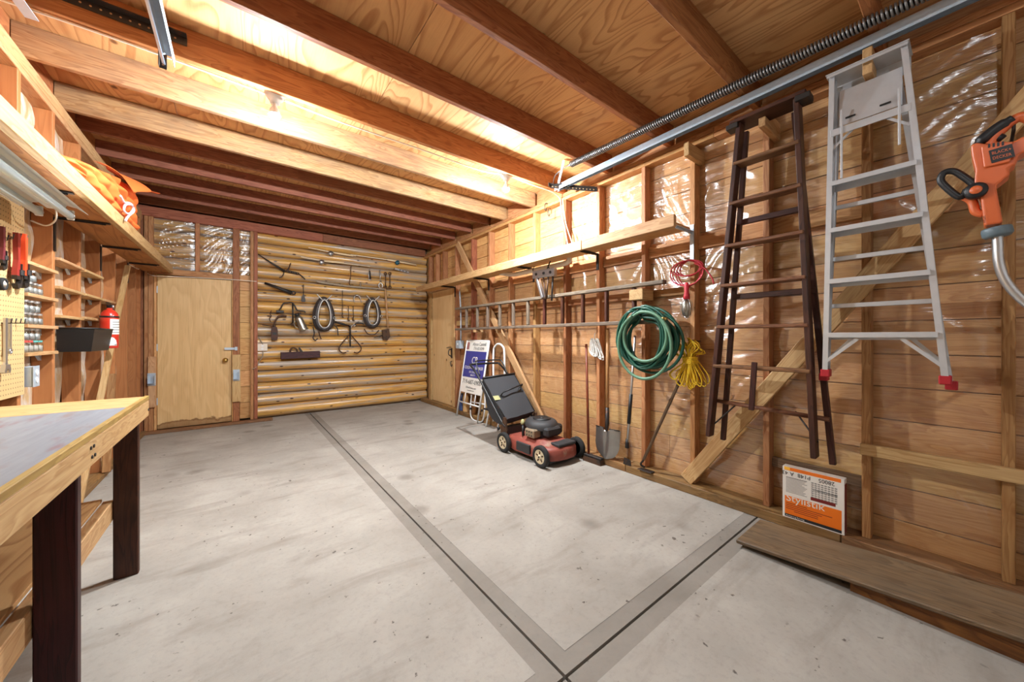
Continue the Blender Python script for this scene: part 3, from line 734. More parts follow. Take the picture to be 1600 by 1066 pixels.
def spanner(label, x, ytop, ybot, w, adj):
    a, b = PX(x, ytop, -.915), PX(x, ybot, -.915); L = a.z - b.z
    r = thing('wrench', label, 'wrench', (a.x, a.y, b.z), 'chrome wrenches on the pegboard')
    T = frame((a.x, a.y, a.z), (0, 1, 0), (0, 0, 1), (1, 0, 0))
    obj('shank', MB().prism([(-w * .6, -.006), (w * .6, -.006), (w * .5, -L * .8), (w * .9, -L * .86), (-w * .9, -L * .86), (-w * .5, -L * .8)], -.003, .005, T), M['steel'], r)
    if adj:
        obj('jaw', MB().prism([(-w, -L * .84), (w, -L * .84), (w * 1.7, -L * .93), (w * 1.2, -L * 1.0), (w * .55, -L * .97), (w * .4, -L * .92), (-w * .5, -L * .93), (-w * .7, -L * 1.0), (-w * 1.6, -L * .97)], -.007, .009, T), M['steel'], r)
        obj('knurl', MB().lathe([(.006, -.008), (.006, .008), (0, .008)], 10, frame((a.x + .003, a.y + w * .6, a.z - L * .9), (1, 0, 0), (0, 0, 1), (0, 1, 0)), False), M['darkmetal'], r)
    else:
        obj('box_end', MB(True).lathe([(w * .6, -.004), (w * 1.1, -.004), (w * 1.1, .006), (w * .6, .006), (w * .6, -.004)], 14, frame((a.x, a.y, a.z - L * .92), (0, 1, 0), (0, 0, 1), (1, 0, 0))), M['steel'], r)
spanner('large chrome adjustable wrench on the lower pegboard hooks', 8, 495, 584, .02, True)
spanner('slim chrome box end wrench beside the adjustable wrench', 15, 496, 554, .012, False)
# ---- little shelves between the studs
cb = thing('cubby_shelves', 'small pine shelves fitted between the left wall studs', 'shelf', (-.99, 4.1, 1.1))
CUB = [(3.24, 3.668, (1.656, 1.474, 1.296, 1.135)), (3.708, 4.169, (1.754, 1.566, 1.373)), (4.209, 4.677, (1.753, 1.566, 1.384)), (4.717, 5.162, (1.566,))]
for a, b, zs in CUB:
    for z in zs:
        s = obj('shelf_board', span((-1.028, a + .001, z - .02), (-.925, b - .001, z), .002), M['pale'], cb)
        if a < 4.5: obj('gusset', MB().prism([(0, 0), (-.055, 0), (0, -.04)], -.075, -.06, frame((-.935, b - .002, z - .021), (0, 1, 0), (0, 0, 1), (1, 0, 0))), M['galv'], s)
# ---- glass jars of hardware
M['glass'] = glass_mat('jar_glass'); M['lid'] = plain('tin_lid', (186, 186, 184), .35, .8)
M['bits'] = plain('screws_and_nails', (170, 168, 166), .45, .3, vary=.6, nscale=300)
M['lidred'] = plain('red_lid', (190, 70, 62), .5); M['lidteal'] = plain('teal_lid', (90, 160, 152), .5); M['bitspale'] = plain('pale_contents', (176, 168, 158), .6, vary=.4, nscale=200)
def jar(label, x, y, z, lid='lid', bits='bits'):
    r = thing('glass_jar', label, 'jar', (x, y, z), 'glass hardware jars'); T = Matrix.Translation((x, y, z))
    obj('glass', MB(True).lathe([(0, .001), (.024, .001), (.026, .006), (.026, .048), (.021, .056), (.021, .062)], 14, T), M['glass'], r)
    obj('contents', MB(True).lathe([(0, .004), (.0235, .004), (.0235, .036), (.012, .041), (0, .04)], 12, T), M[bits], r)
    obj('lid', MB().lathe([(.0, .058), (.0225, .058), (.0225, .069), (0, .07)], 14, T, False), M[lid], r)
ORD = ['first', 'second', 'third', 'fourth', 'fifth', 'sixth']
nm = {1.474: 'top', 1.296: 'middle', 1.135: 'bottom'}
for z, nb, nt in ((1.474, 4, 2), (1.296, 4, 3), (1.135, 4, 3)):
    for i in range(nb):
        jar('glass hardware jar, lower row of the %s jar shelf, %s from pegboard' % (nm[z], ORD[i]), -.958, 3.272 + i * .063, z,
            ('lidred', 'lidred', 'lidteal', 'lidteal')[i] if z == 1.135 else 'lid', 'bitspale' if z == 1.135 else 'bits')
    for i in range(nt):
        jar('glass hardware jar, stacked upper row of the %s jar shelf, %s from pegboard' % (nm[z], ORD[i]), -.958, 3.285 + i * (.07 if nt > 2 else .09), z + .0705)
# ---- black bin
bn = thing('storage_bin', 'black plastic bin hung on the left wall studs', 'bin', (-.86, 3.93, 1.13))
def openbox(x0, x1, y0, y1, z0, z1, t=.005, flare=0.02):
    mb = MB()
    o = [(x0, y0, z1), (x1, y0, z1), (x1, y1, z1), (x0, y1, z1)]; bt = [(x0, y0 + flare, z0), (x1 - flare, y0 + flare, z0), (x1 - flare, y1 - flare, z0), (x0, y1 - flare, z0)]
    oi = [(x0 + t, y0 + t, z1), (x1 - t, y0 + t, z1), (x1 - t, y1 - t, z1), (x0 + t, y1 - t, z1)]; bi = [(x0 + t, y0 + flare + t, z0 + t), (x1 - flare - t, y0 + flare + t, z0 + t), (x1 - flare - t, y1 - flare - t, z0 + t), (x0 + t, y1 - flare - t, z0 + t)]
    fs = [(4, 7, 6, 5), (12, 13, 14, 15)]
    for i in range(4):
        j = (i + 1) % 4; fs += [(4 + i, 4 + j, j, i), (8 + i, 8 + j, 12 + j, 12 + i), (i, j, 8 + j, 8 + i)]
    return mb.add(o + bt + oi + bi, fs)
obj('tub', openbox(-.945, -.775, 3.70, 4.16, 1.125, 1.285), M['black'], bn)
obj('rim', tb([(-.945, 3.70, 1.285), (-.775, 3.70, 1.285), (-.775, 4.16, 1.285), (-.945, 4.16, 1.285)], .005, 6, True), M['black'], bn)
# ---- fire extinguisher
fx, fy = -.864, PX(171, 510, -.864).y
fe = thing('fire_extinguisher', 'red fire extinguisher strapped to a left wall stud', 'extinguisher', (fx, fy, 1.13)); T = Matrix.Translation((fx, fy, 1.13))
obj('cylinder', MB(True).lathe([(0, 0), (.05, 0), (.056, .008), (.056, .27), (.05, .3), (.032, .325), (.018, .332), (.018, .345), (0, .345)], 24, T), M['red'], fe)
def band(r, z0, z1, a0, a1, n=14):
    return MB(True).sheet(lambda u, v: (r * math.cos(a0 + (a1 - a0) * u), r * math.sin(a0 + (a1 - a0) * u), z0 + (z1 - z0) * v), n, 2, T)
obj('label', band(.0568, .12, .25, -PI * .42, PI * .18), M['paper'], fe)
lab = fe.children[-1]
for k in range(5): obj('print_line', band(.0572, .135 + k * .022, .139 + k * .022, -PI * .34, PI * .1), M['ink'], lab)
obj('strap', MB(True).lathe([(.057, .262), (.0585, .262), (.0585, .276), (.057, .276), (.057, .262)], 24, T), M['black'], fe)
mb = MB(); mb.box((0, 0, .36), (.03, .03, .03), .003, T); mb.box((.0, -.03, .385), (.018, .1, .008), .002, T); mb.box((0, -.03, .365), (.016, .09, .006), .002, T)
obj('valve', mb, M['black'], fe)
obj('gauge', MB(True).lathe([(0, 0), (.014, 0), (.014, .01), (0, .012)], 14, T @ frame((.016, 0, .358), (0, 1, 0), (0, 0, 1), (1, 0, 0))), M['steel'], fe)
obj('hose', tb(curve([T @ V3(q) for q in ((0, .02, .36), (0, .06, .35), (.02, .066, .28), (.015, .064, .14))], 6), .009, 8), M['black'], fe)
p = PX(170, 543, -.80)
cd = thing('plastic_cap', 'white domed plastic cap below the fire extinguisher', 'cap', p)
obj('dome', MB(True).lathe([(.036, 0), (.038, .01), (.034, .035), (.022, .055), (0, .064)], 18, Matrix.Translation((-.80, 4.205, 1.165))), M['white'], cd)
obj('ledge_clip', span((-.835, 4.163, 1.157), (-.77, 4.25, 1.165), .002), M['white'], cd)
# ---- leaning stick, outlet, cable
obj('leaning_stick', bm_((-.902, 5.40, 1.97), (-.885, 3.86, .045), .03, .04, (1, 0, 0)), M['pale'], None, 'long pale wooden strip leaning against the left wall studs', 'board')
obj('leaning_stick', bm_((-.925, 4.93, .88), (-.90, 4.62, .045), .03, .05, (1, 0, 0)), M['stud'], None, 'short wooden offcut leaning below the fire extinguisher', 'board')
def outlet(name, label, c, n, up=(0, 0, 1), w=.075, h=.115, mat='galv'):
    c = V3(c); n = V3(n).normalized(); up = V3(up); sd = up.cross(n); T = frame(c, sd, up, n)
    r = thing(name, label, 'outlet', c)
    obj('box', MB().box((0, 0, .018), (w, h, .036), .003, T), M[mat], r)
    pl = obj('cover_plate', MB().box((0, 0, .038), (w + .004, h + .004, .004), .0015, T), M[mat], r)
    for s in (-1, 1): obj('socket', MB().lathe([(.0, 0), (.016, 0), (.016, .003), (0, .003)], 16, T @ Matrix.Translation((0, s * .022, .04)), False), M['white'], pl)
    return r
p = PX(45, 588, -.945); outlet('outlet_box', 'grey metal outlet box between the pegboard and jar shelves', (-.95, 3.29, p.z), (1, 0, 0))
pts = [(-.94, 5.70, 2.03), (-.93, 6.1, 2.04), PY(218, 418, YB - .006), PY(240, 431, YB - .006), PY(290, 433, YB - .008), PY(363, 437, YB - .008), PY(401, 440, YB - .008)]
obj('electric_cable', tb(curve(pts, 5), .005, 6), M['cable'], None, 'thin white cable running over the back door header', 'cable')
# ---- overhead door hardware, left
tl = thing('overhead_track', 'short visible galvanised overhead door track over the workbench', 'track', (-.3, 1.0, 2.7))
def track(x, y0, y1, z, parent, open_dir):
    mb = MB(True); w = .055
    prof = [(.026, -.018), (.026, .03), (-.008, .036), (-.022, .028), (-.026, .01), (-.02, -.014), (-.008, -.02)]
    vs = []; n = len(prof)
    for yy in (y0, y1):
        for o in (0, .003):
            for (a, b) in prof: vs.append((x + open_dir * (a + (o if a > 0 else -o)), yy, z + b + (o if b > 0 else -o)))
    fs = []
    for i in range(n - 1):
        fs += [(i, i + 1, 2 * n + i + 1, 2 * n + i), (n + i, 3 * n + i, 3 * n + i + 1, n + i + 1), (i, n + i, n + i + 1, i + 1), (2 * n + i, 2 * n + i + 1, 3 * n + i + 1, 3 * n + i)]
    mb.add(vs, fs, smooth=False); return obj('rail', mb, M['galv'], parent)
track(-.30, -1.2, 2.70, 2.735, tl, 1)
def angle(p0, p1, parent, n1, n2, w=.032, mat='darkmetal'):
    """perforated angle iron"""
    p0 = V3(p0); p1 = V3(p1); d = (p1 - p0).normalized(); n1 = V3(n1); n2 = V3(n2); mb = MB()
    for a, b in ((n1, n2), (n2, n1)):
        c0 = p0 + a * w / 2; c1 = p1 + a * w / 2
        mb.beam(c0, c1, w, .003, b, 0)
    o = obj('angle_iron', mb, M[mat], parent)
    L = (p1 - p0).length; k = int(L / .035)
    mh = MB()
    for i in range(k):
        q = p0 + d * (.02 + i * .035) + n1 * w * .5 - n2 * .0022
        mh.lathe([(.005, 0), (.005, .0008), (0, .0008)], 8, frame(q, d, n1, -n2), False)
        q = p0 + d * (.02 + i * .035) + n1 * w * .5 + n2 * .0022
        mh.lathe([(.005, 0), (.005, .0008), (0, .0008)], 8, frame(q, d, n1, n2), False)
    obj('bolt_holes', mh, M['pale'], o, kind='stuff'); return o
angle((-.75, 2.752, 2.935), (-.225, 2.752, 2.935), tl, (0, 0, -1), (0, -1, 0), .045)
angle((-.335, 2.72, 2.70), (-.335, 2.72, 2.90), tl, (1, 0, 0), (0, -1, 0), .03)
p = PZ(40, 12, 2.80)
ps = thing('steel_strap', 'pale galvanised strap end above the left shelf', 'strap', p)
obj('strap_plate', bm_(PZ(18, -14, 2.79), PZ(50, 30, 2.79), .045, .003, (0, 0, 1), 0), M['galv'], ps)
obj('strap_hanger', bm_(PZ(10, -25, 2.79), PZ(10, -25, 2.79) + V3((0, 0, .20)), .03, .004, (0, 1, 0), 0), M['galv'], ps)
# ================================================================= OLD TOOLS ON THE LOG WALL
YT = 6.46
M['greyhandle0'] = plain('dusty_grey_cable', (150, 136, 116), .6)
def B(x, y, off=0.0): return PY(x, y, YT - off)
def bpts(pp, off=0.0): return [B(x, y, off) for x, y in pp]
def nail(parent, x, y, off=.02):
    p = B(x, y); obj('nail', tb([(p.x, 6.53, p.z), (p.x, YT - off, p.z), (p.x, YT - off - .003, p.z + .008)], .003, 6), M['darkmetal'], parent)
p = outlet('outlet_box', 'cream outlet box on the log wall next to the door bay', (B(410, 543).x, 6.505, B(410, 543).z), (0, -1, 0), w=.12, h=.10, mat='cable')
obj('electric_cable', tb(curve([B(404, 527), B(409, 535), B(412, 541, -.02)], 4), .006, 6), M['greyhandle0'], None, 'grey cable entering the cream outlet box from above', 'cable')
obj('electric_cable', tb(curve([B(411, 549, -.02), B(410, 558), B(404, 566), B(400, 574, .04), B(394, 577, .05)], 4), .006, 6), M['greyhandle0'], None, 'looped cable hanging below the cream outlet box', 'cable')
# branched iron bar
r = thing('iron_spear', 'long pointed iron bar with hooked branches on the top left logs', 'tool', B(437, 433))
obj('shaft', tb(bpts([(403.3, 397.2), (424, 411), (445, 424.4)]), [.006, .012, .02], 8), M['darkmetal'], r)
obj('branch', tb(curve(bpts([(445, 424), (450, 421), (454.4, 411)]), 4), [.012] * 5 + [.008] * 3 + [.004], 6), M['rust'], r)
obj('branch', tb(curve(bpts([(444, 426), (441, 432), (436.5, 434)]), 4), .007, 6), M['darkmetal'], r)
mb = MB(True)
for i in range(5):
    c0 = B(450 + i * 3.6, 424 + i * .9); mb.tube([c0 + V3((.024 * math.cos(a), -.006 * (i % 2), .014 * math.sin(a))) for a in [2 * PI * q / 10 for q in range(10)]], .006, 6, True)
obj('chain', mb, M['darkmetal'], r, kind='stuff')
obj('hook_tip', tb(curve(bpts([(466, 427), (472, 432), (477, 437)]), 4), [.008] * 4 + [.01] * 4 + [.003], 6), M['darkmetal'], r)
nail(r, 445, 421)
# tapered bar
r = thing('iron_drift', 'thick tapered dark iron bar with a round eye end', 'tool', B(437, 452))
obj('bar', tb(bpts([(413.5, 442), (440, 452), (456, 458)]), [.016, .024, .034], 8), M['darkmetal'], r)
p = B(458.5, 458); obj('eye', MB(True).tube([p + V3((.022 * math.cos(a), -.02, .022 * math.sin(a))) for a in [2 * PI * q / 14 for q in range(14)]], .01, 6, True), M['darkmetal'], r)
nail(r, 430, 446)
# pendant point
r = thing('plumb_weight', 'small dark spade shaped iron weight left of the horse collars', 'tool', B(474, 474))
obj('rod', tb(bpts([(473.8, 445), (474, 460)]), .005, 6), M['darkmetal'], r)
obj('weight', MB().prism([(-.006, .1), (.006, .1), (.03, .01), (.024, -.02), (-.024, -.02), (-.03, .01)], -.012, .012, frame(B(474, 470), (1, 0, 0), (0, 0, 1), (0, -1, 0))), M['darkmetal'], r)
nail(r, 474, 446)
# fishing rods
M['rod'] = plain('varnished_cane', (240, 224, 196), .35); M['bluereel'] = plain('blue_green_reel', (30, 92, 110), .4, .2); M['cork'] = plain('cork_handle', (236, 210, 168), .7)
def rod(label, pts, reel, handle, reelmat):
    r = thing('fishing_rod', label, 'fishing rod', B(*pts[-1]), 'fishing rods on the log wall')
    obj('blank', tb(bpts(pts, .025), .0075, 6), M['rod'], r)
    obj('grip', tb(bpts(handle, .025), .016, 8), M['cork'], r)
    c = B(*reel, .06)
    rl = obj('reel', MB(True).lathe([(0, -.02), (.038, -.02), (.038, -.014), (.02, -.012), (.02, .012), (.038, .014), (.038, .02), (0, .02)], 18, frame(c + V3((0, 0, -.012)), (1, 0, 0), (0, 0, 1), (0, -1, 0))), reelmat, r)
    obj('crank', tb([c + V3((0, -.02, -.01)), c + V3((0, -.04, -.01)), c + V3((.035, -.045, -.03))], .004, 6), M['steel'], rl)
    nail(r, *pts[len(pts) // 2])
rod('topmost fishing rod with a bright steel reel', [(482, 387), (517, 394), (556, 400)], (517, 395), [(519, 394.5), (552, 400)], M['steel'])
rod('fishing rod with a steel reel below the topmost rod', [(470, 401.5), (503, 407.5), (578, 416.5)], (502.5, 408.5), [(506, 408), (537, 411)], M['steel'])
rod('fishing rod with a blue green reel near the right corner', [(548, 398), (606, 406), (651, 415)], (621, 409.5), [(606, 406), (650, 414)], M['bluereel'])
r = thing('metal_level', 'short steel level with dark holes under the blue reel', 'level', B(628, 425))
T = frame(B(628, 423), (.985, 0, -.17), (.17, 0, .985), (0, -1, 0))
lv = obj('bar', MB().box((0, 0, 0), (.27, .035, .016), .002, T), M['steel'], r)
for q in (-.04, .02, .08): obj('hole', MB().lathe([(.011, 0), (.011, .001), (0, .001)], 12, T @ Matrix.Translation((q, 0, .0082)), False), M['black'], lv)
nail(r, 616, 420)
r = thing('iron_rod', 'thin upright iron rod with a bent foot on the upper logs', 'rod', B(547, 446))
obj('rod', tb(curve(bpts([(548.5, 416), (547.5, 434), (546, 444), (549, 446)]), 4), .006, 6), M['rust'], r); nail(r, 548.5, 417)
r = thing('pruning_hook', 'small dark handled hook hanging under the middle rod', 'tool', B(578, 438))
obj('handle', tb(bpts([(577.6, 423), (578.5, 436)]), [.01, .017], 8), M['darkmetal'], r); obj('wire_loop', tb(curve(bpts([(577.6, 423), (576, 430), (577, 438), (580, 436)]), 4), .004, 6), M['steel'], r); nail(r, 577.6, 421)
r = thing('harness_snap', 'steel harness snap with an open ring end', 'hook', B(595, 452))
obj('strap', tb(bpts([(593.5, 424), (594.5, 440)]), .007, 6), M['steel'], r)
p = B(594.5, 446.5); obj('ring', MB(True).tube([p + V3((.034 * math.cos(a), -.01, .045 * math.sin(a))) for a in [2 * PI * q / 16 for q in range(16)]], .008, 6, True), M['steel'], r)
obj('swivel', MB(True).lathe([(0, -.015), (.016, -.008), (.016, .008), (0, .015)], 10, Matrix.Translation(B(593.8, 428))), M['steel'], r); nail(r, 593.5, 423)
for (x, nmx) in ((602.3, 'left'), (609, 'right')):
    r = thing('rein_link', 'long rusty iron link with round eyes, %s one of the pair' % nmx, 'link', B(x, 452), 'rusty iron links')
    a, b = B(x, 428), B(x + .3, 449)
    obj('bar', tb([a, b], .008, 6), M['rust'], r)
    for c in (a, b): obj('eye', MB(True).tube([c + V3((.024 * math.cos(q), 0, .024 * math.sin(q))) for q in [2 * PI * k / 12 for k in range(12)]], .007, 6, True), M['rust'], r)
    nail(r, x, 426)
M['snath'] = wood('grey_wooden_shaft', (190, 176, 156), (150, 134, 112), rough=.6, var=0, knots=False)
r = thing('scythe_handle', 'long curved weathered wooden shaft above the horse collars', 'shaft', B(548, 450))
obj('shaft', tb(curve(bpts([(494, 440), (515, 443.5), (545, 447.5), (575, 450), (603, 452.5)]), 6), .017, 8), M['snath'], r)
obj('nib', tb(bpts([(563, 449), (563.5, 441)]), .01, 6), M['snath'], r); nail(r, 520, 446); nail(r, 590, 453)
# horse collars
M['leather'] = plain('black_leather', (58, 52, 52), .5, vary=.25, nscale=9, wear=((104, 92, 84), 7, .6)); M['hame'] = plain('steel_trim', (186, 184, 180), .35, .7)
def collar(label, cx, cy, w, h, tilt):
    c = B(cx, cy, .03); k = 1 / 104.5
    r = thing('horse_collar', label, 'horse collar', B(cx, cy + h / 2), 'horse collars on the log wall')
    W, H = w * k / 2, h * k / 2
    def loop(s, off, n=36):
        pts = []
        for i in range(n):
            a = 2 * PI * i / n; zz = math.cos(a); xx = math.sin(a)
            wid = W * s * (.62 + .38 * (1 - zz) / 2) if zz > -.2 else W * s * (.62 + .38 * (1 - zz) / 2)
            pts.append(c + V3((xx * wid + tilt * zz * H, -off, zz * H * (s * .35 + .65))))
        return pts
    obj('leather_pad', MB(True).tube(loop(.92, .02), .034, 10, True), M['leather'], r)
    obj('outer_roll', MB(True).tube(loop(1.12, -.005), .028, 8, True), M['leather'], r)
    hm = obj('hames', MB(True).tube(loop(.74, .055), .011, 8, True), M['hame'], r)
    for s in (-1, 1):
        obj('hame_horn', tb(curve([c + V3((s * .03 + tilt * H, -.05, H * .9)), c + V3((s * .07 + tilt * H, -.05, H * 1.08)), c + V3((s * .11 + tilt * H, -.05, H * 1.26))], 4), .009, 6), M['hame'], hm)
        obj('ring', MB(True).tube([c + V3((s * W * .98, -.06, -H * .25)) + V3((.02 * math.cos(q), -.01, .02 * math.sin(q))) for q in [2 * PI * t / 10 for t in range(10)]], .005, 6, True), M['hame'], hm)
    obj('buckle_strap', MB(True).tube([c + V3((-.05, -.05, -H * .97)), c + V3((.0, -.065, -H * 1.04)), c + V3((.05, -.05, -H * .97))], .014, 6), M['leather'], r)
    nail(r, cx, cy - h / 2 + 3)
    return r, c, W, H
rA, cA, WA, HA = collar('black horse collar with steel hames, left one of the pair', 506, 491, 31, 52, .0)
rB, cB, WB, HB = collar('black horse collar with steel hames, right one of the pair', 581.5, 489, 29, 49, .0)
obj('trace_chain', tb(curve(bpts([(489, 511), (491, 521), (489, 528), (493, 532), (496, 529)], .02), 4), .009, 6), M['darkmetal'], rA)
obj('trace_chain', tb(curve(bpts([(498, 518), (500, 526), (502, 530)], .02), 4), .009, 6), M['rust'], rA)
obj('tug_strap', tb(curve(bpts([(522, 508), (527, 513), (528, 524)], .02), 4), .009, 6), M['leather'], rA)
obj('trace_chain', tb(curve(bpts([(569, 514), (575, 522), (585, 523), (592, 516)], .02), 4), .009, 6), M['rust'], rB)
# singletree and ice tongs
r = thing('singletree_bar', 'dark wooden bar reaching from the left collar to the ice tongs', 'bar', B(536, 512))
obj('bar', tb(bpts([(523, 503), (534, 506), (547, 510)], .01), [.012, .02, .012], 8), M['darkmetal'], r); obj('end_ring', MB(True).tube([B(548, 510, .01) + V3((.02 * math.cos(q), 0, .02 * math.sin(q))) for q in [2 * PI * t / 10 for t in range(10)]], .006, 6, True), M['steel'], r); nail(r, 530, 503)
r = thing('iron_hook', 'curved iron hook between the ice tongs and right collar', 'hook', B(560, 512))
obj('hook', tb(curve(bpts([(554, 508), (558, 505), (565, 505.5), (569, 507)], .01), 4), .012, 8), M['darkmetal'], r); obj('eye', MB(True).tube([B(553, 508.5, .01) + V3((.018 * math.cos(q), 0, .018 * math.sin(q))) for q in [2 * PI * t / 10 for t in range(10)]], .006, 6, True), M['steel'], r); nail(r, 560, 503)
r = thing('ice_tongs', 'rusty ice tongs hanging with both arms open', 'tongs', B(547, 552))
obj('top_link', tb(bpts([(547, 510), (547, 524)], .02), .014, 8), M['darkmetal'], r)
for s in (-1, 1):
    obj('arm', tb(curve(bpts([(547, 522), (547 + s * 7, 530), (547 + s * 16, 541), (547 + s * 17, 547), (547 + s * 12, 551.5), (547 + s * 6, 550.5)], .015), 5), .0095, 8), M['rust'], r)
obj('drop_bar', tb(bpts([(547, 523), (547.3, 542)], .03), .012, 8), M['darkmetal'], r); nail(r, 547, 509)
for x, y0, y1, w in ((535, 455, 496, 'leftmost'), (544.5, 479, 501, 'middle'), (552, 479, 501, 'rightmost')):
    r = thing('wire_hook', 'thin iron hook above the ice tongs, %s of three' % w, 'hook', B(x, y1), 'thin iron hooks')
    obj('stem', tb(bpts([(x, y0), (x, y1 - 5)]), .005, 6), M['darkmetal'], r); obj('tip', tb(curve(bpts([(x, y1 - 6), (x - .5, y1 - 1), (x + 2, y1)]), 4), .009, 6), M['rust'], r); nail(r, x, y0)
r = thing('wire_loop', 'round grey wire loop beside the right horse collar', 'wire', B(560, 475))
obj('loop', tb(curve(bpts([(554, 473), (553, 466), (557, 461.5), (562, 464), (565, 473)]), 6), .005, 6), M['steel'], r); nail(r, 557, 461)
# long handled brush hook
r = thing('mattock', 'long pale handle with a dark iron head right of the collars', 'tool', B(598, 532))
obj('handle', tb(bpts([(602, 451), (604, 480), (606.5, 514)], .02), .014, 8), M['pale'], r)
obj('head', MB().prism([(-.07, .06), (.05, .08), (.07, -.06), (.02, -.13), (-.05, -.11), (-.06, -.02)], -.02, .02, frame(B(603, 521, .02), (1, 0, 0), (0, 0, 1), (0, -1, 0))), M['rust'], r)
obj('spike', tb(bpts([(600, 524), (584, 528)], .02), [.016, .004], 6), M['darkmetal'], r); nail(r, 601, 466)
# left group
r = thing('harness_yoke', 'bent iron harness bracket on the logs left of the collars', 'bracket', B(455, 508))
obj('bent_bar', tb(curve(bpts([(436, 485), (439, 481), (443, 474.5), (449, 473.5), (457, 473.5), (461, 479), (465, 485), (475, 486.5), (477, 489)], .01), 4), .010, 6), M['darkmetal'], r)
obj('drop_strap', tb(bpts([(457.3, 474), (457.6, 505)], .015), .011, 6), M['darkmetal'], r)
obj('foot', MB().box((0, 0, 0), (.1, .03, .035), .004, Matrix.Translation(B(437.5, 487, .01))), M['darkmetal'], r)
obj('drop_eye', MB(True).tube([B(457.6, 506.5, .015) + V3((.02 * math.cos(q), 0, .022 * math.sin(q))) for q in [2 * PI * t / 12 for t in range(12)]], .01, 6, True), M['rust'], r); nail(r, 450, 474)
M['tin'] = plain('old_tin', (168, 164, 152), .3, .85, vary=.3, nscale=12)
r = thing('tin_lantern', 'dented silver tin can lantern hanging from a bracket', 'lantern', B(471, 515))
ax = (B(474.5, 514) - B(464.5, 492)).normalized(); sd = ax.cross(V3((0, -1, 0))).normalized(); T = frame(B(465, 494, .06), sd, V3((0, -1, 0)), ax)
L = (B(474.5, 514) - B(464.5, 492)).length
cn = obj('can', MB(True).lathe([(0, 0), (.03, 0), (.048, .03), (.052, .05), (.058, L * .9), (.07, L), (0, L)], 18, T), M['tin'], r)
obj('top_cap', MB(True).lathe([(0, -.045), (.03, -.045), (.034, -.01), (.02, 0), (0, 0)], 14, T), M['darkmetal'], r)
obj('lid_plate', bm_(B(456, 493, .05), B(470, 489.5, .05), .05, .014, (0, 0, 1)), M['darkmetal'], r)
obj('side_grip', tb(curve([T @ V3(q) for q in ((.055, 0, .06), (.085, 0, .08), (.09, 0, .14), (.06, 0, .17))], 4), .006, 6), M['tin'], r)
r = thing('wooden_pulley', 'small worn wooden pulley block hanging by a curved iron hook', 'pulley', B(429, 532))
obj('hook_arm', tb(curve(bpts([(409.5, 507.5), (418, 509), (427, 509), (430, 502), (435, 495.5), (441, 493.5), (447.5, 494.5)], .015), 5), [.008] * 8 + [.012] * 12 + [.018] * 11, 8), M['rust'], r)
pl = obj('block', MB().prism([(-.03, .1), (.03, .1), (.042, .05), (.042, -.07), (.03, -.1), (-.03, -.1), (-.042, -.07), (-.042, .05)], -.02, .02, frame(B(428.7, 521.5, .02), (1, 0, 0), (0, 0, 1), (0, -1, 0))), M['brownleg'], r)
obj('slot', MB().box((0, 0, .0205), (.05, .035, .002), 0, frame(B(428.7, 521.5, .02), (1, 0, 0), (0, 0, 1), (0, -1, 0))), M['black'], pl)
obj('shackle', tb(bpts([(428.6, 508), (428.7, 512)], .02), .02, 8), M['rust'], r); nail(r, 432, 497)
r = thing('twisted_wire', 'short twisted rusty wire left of the iron bracket', 'wire', B(422, 503))
obj('wire', tb(curve(bpts([(424, 486), (422, 490), (424, 494), (421, 498), (423, 503)]), 4), .006, 6), M['rust'], r); nail(r, 424, 486)
M['plane'] = wood('dark_maroon_plane', (92, 52, 54), (58, 30, 36), rough=.5, var=0, knots=False)
r = thing('jointer_plane', 'long dark wooden jointer plane mounted on the lower logs', 'hand plane', B(469, 562))
a, b = B(438.5, 556), B(499.5, 555.5)
obj('stock', bm_(a + V3((0, -.0, 0)), b + V3((0, -.0, .02)), .075, .105, (0, 0, 1), .004), M['plane'], r)
p = B(460, 549, .02)
obj('tote', tb(curve([p + V3((-.055, 0, -.02)), p + V3((-.05, 0, .03)), p + V3((-.01, 0, .05)), p + V3((.03, 0, .025)), p + V3((.04, 0, -.02))], 5), .013, 8), M['rust'], r)
obj('iron', MB().prism([(-.01, -.02), (.02, -.02), (-.03, .06), (-.05, .05)], -.025, .025, frame(p + V3((.1, 0, .0)), (1, 0, 0), (0, 0, 1), (0, -1, 0))), M['darkmetal'], r)
obj('wall_peg', tb([(a.x + .1, 6.53, a.z), (a.x + .1, YT + .03, a.z)], .01, 6), M['darkmetal'], r)
# ================================================================= RIGHT SIDE
def text(s, size, Mx, mat, parent, name='lettering', extr=.0004, align='LEFT', sx=1.0):
    cu = bpy.data.curves.new('txt', 'FONT'); cu.body = s; cu.size = size; cu.extrude = extr; cu.align_x = align; cu.resolution_u = 3
    to = bpy.data.objects.new('txt', cu); COL.objects.link(to)
    bpy.context.view_layer.update()
    me = bpy.data.meshes.new_from_object(to.evaluated_get(bpy.context.evaluated_depsgraph_get()))
    bpy.data.objects.remove(to); bpy.data.curves.remove(cu)
    mb = MB(); mb.add([V3((v.co.x * sx, v.co.y, v.co.z)) for v in me.vertices], [tuple(p.vertices) for p in me.polygons], None, Mx)
    bpy.data.meshes.remove(me); return obj(name, mb, mat, parent)
def Rw(x, y, X): return PX(x, y, X)
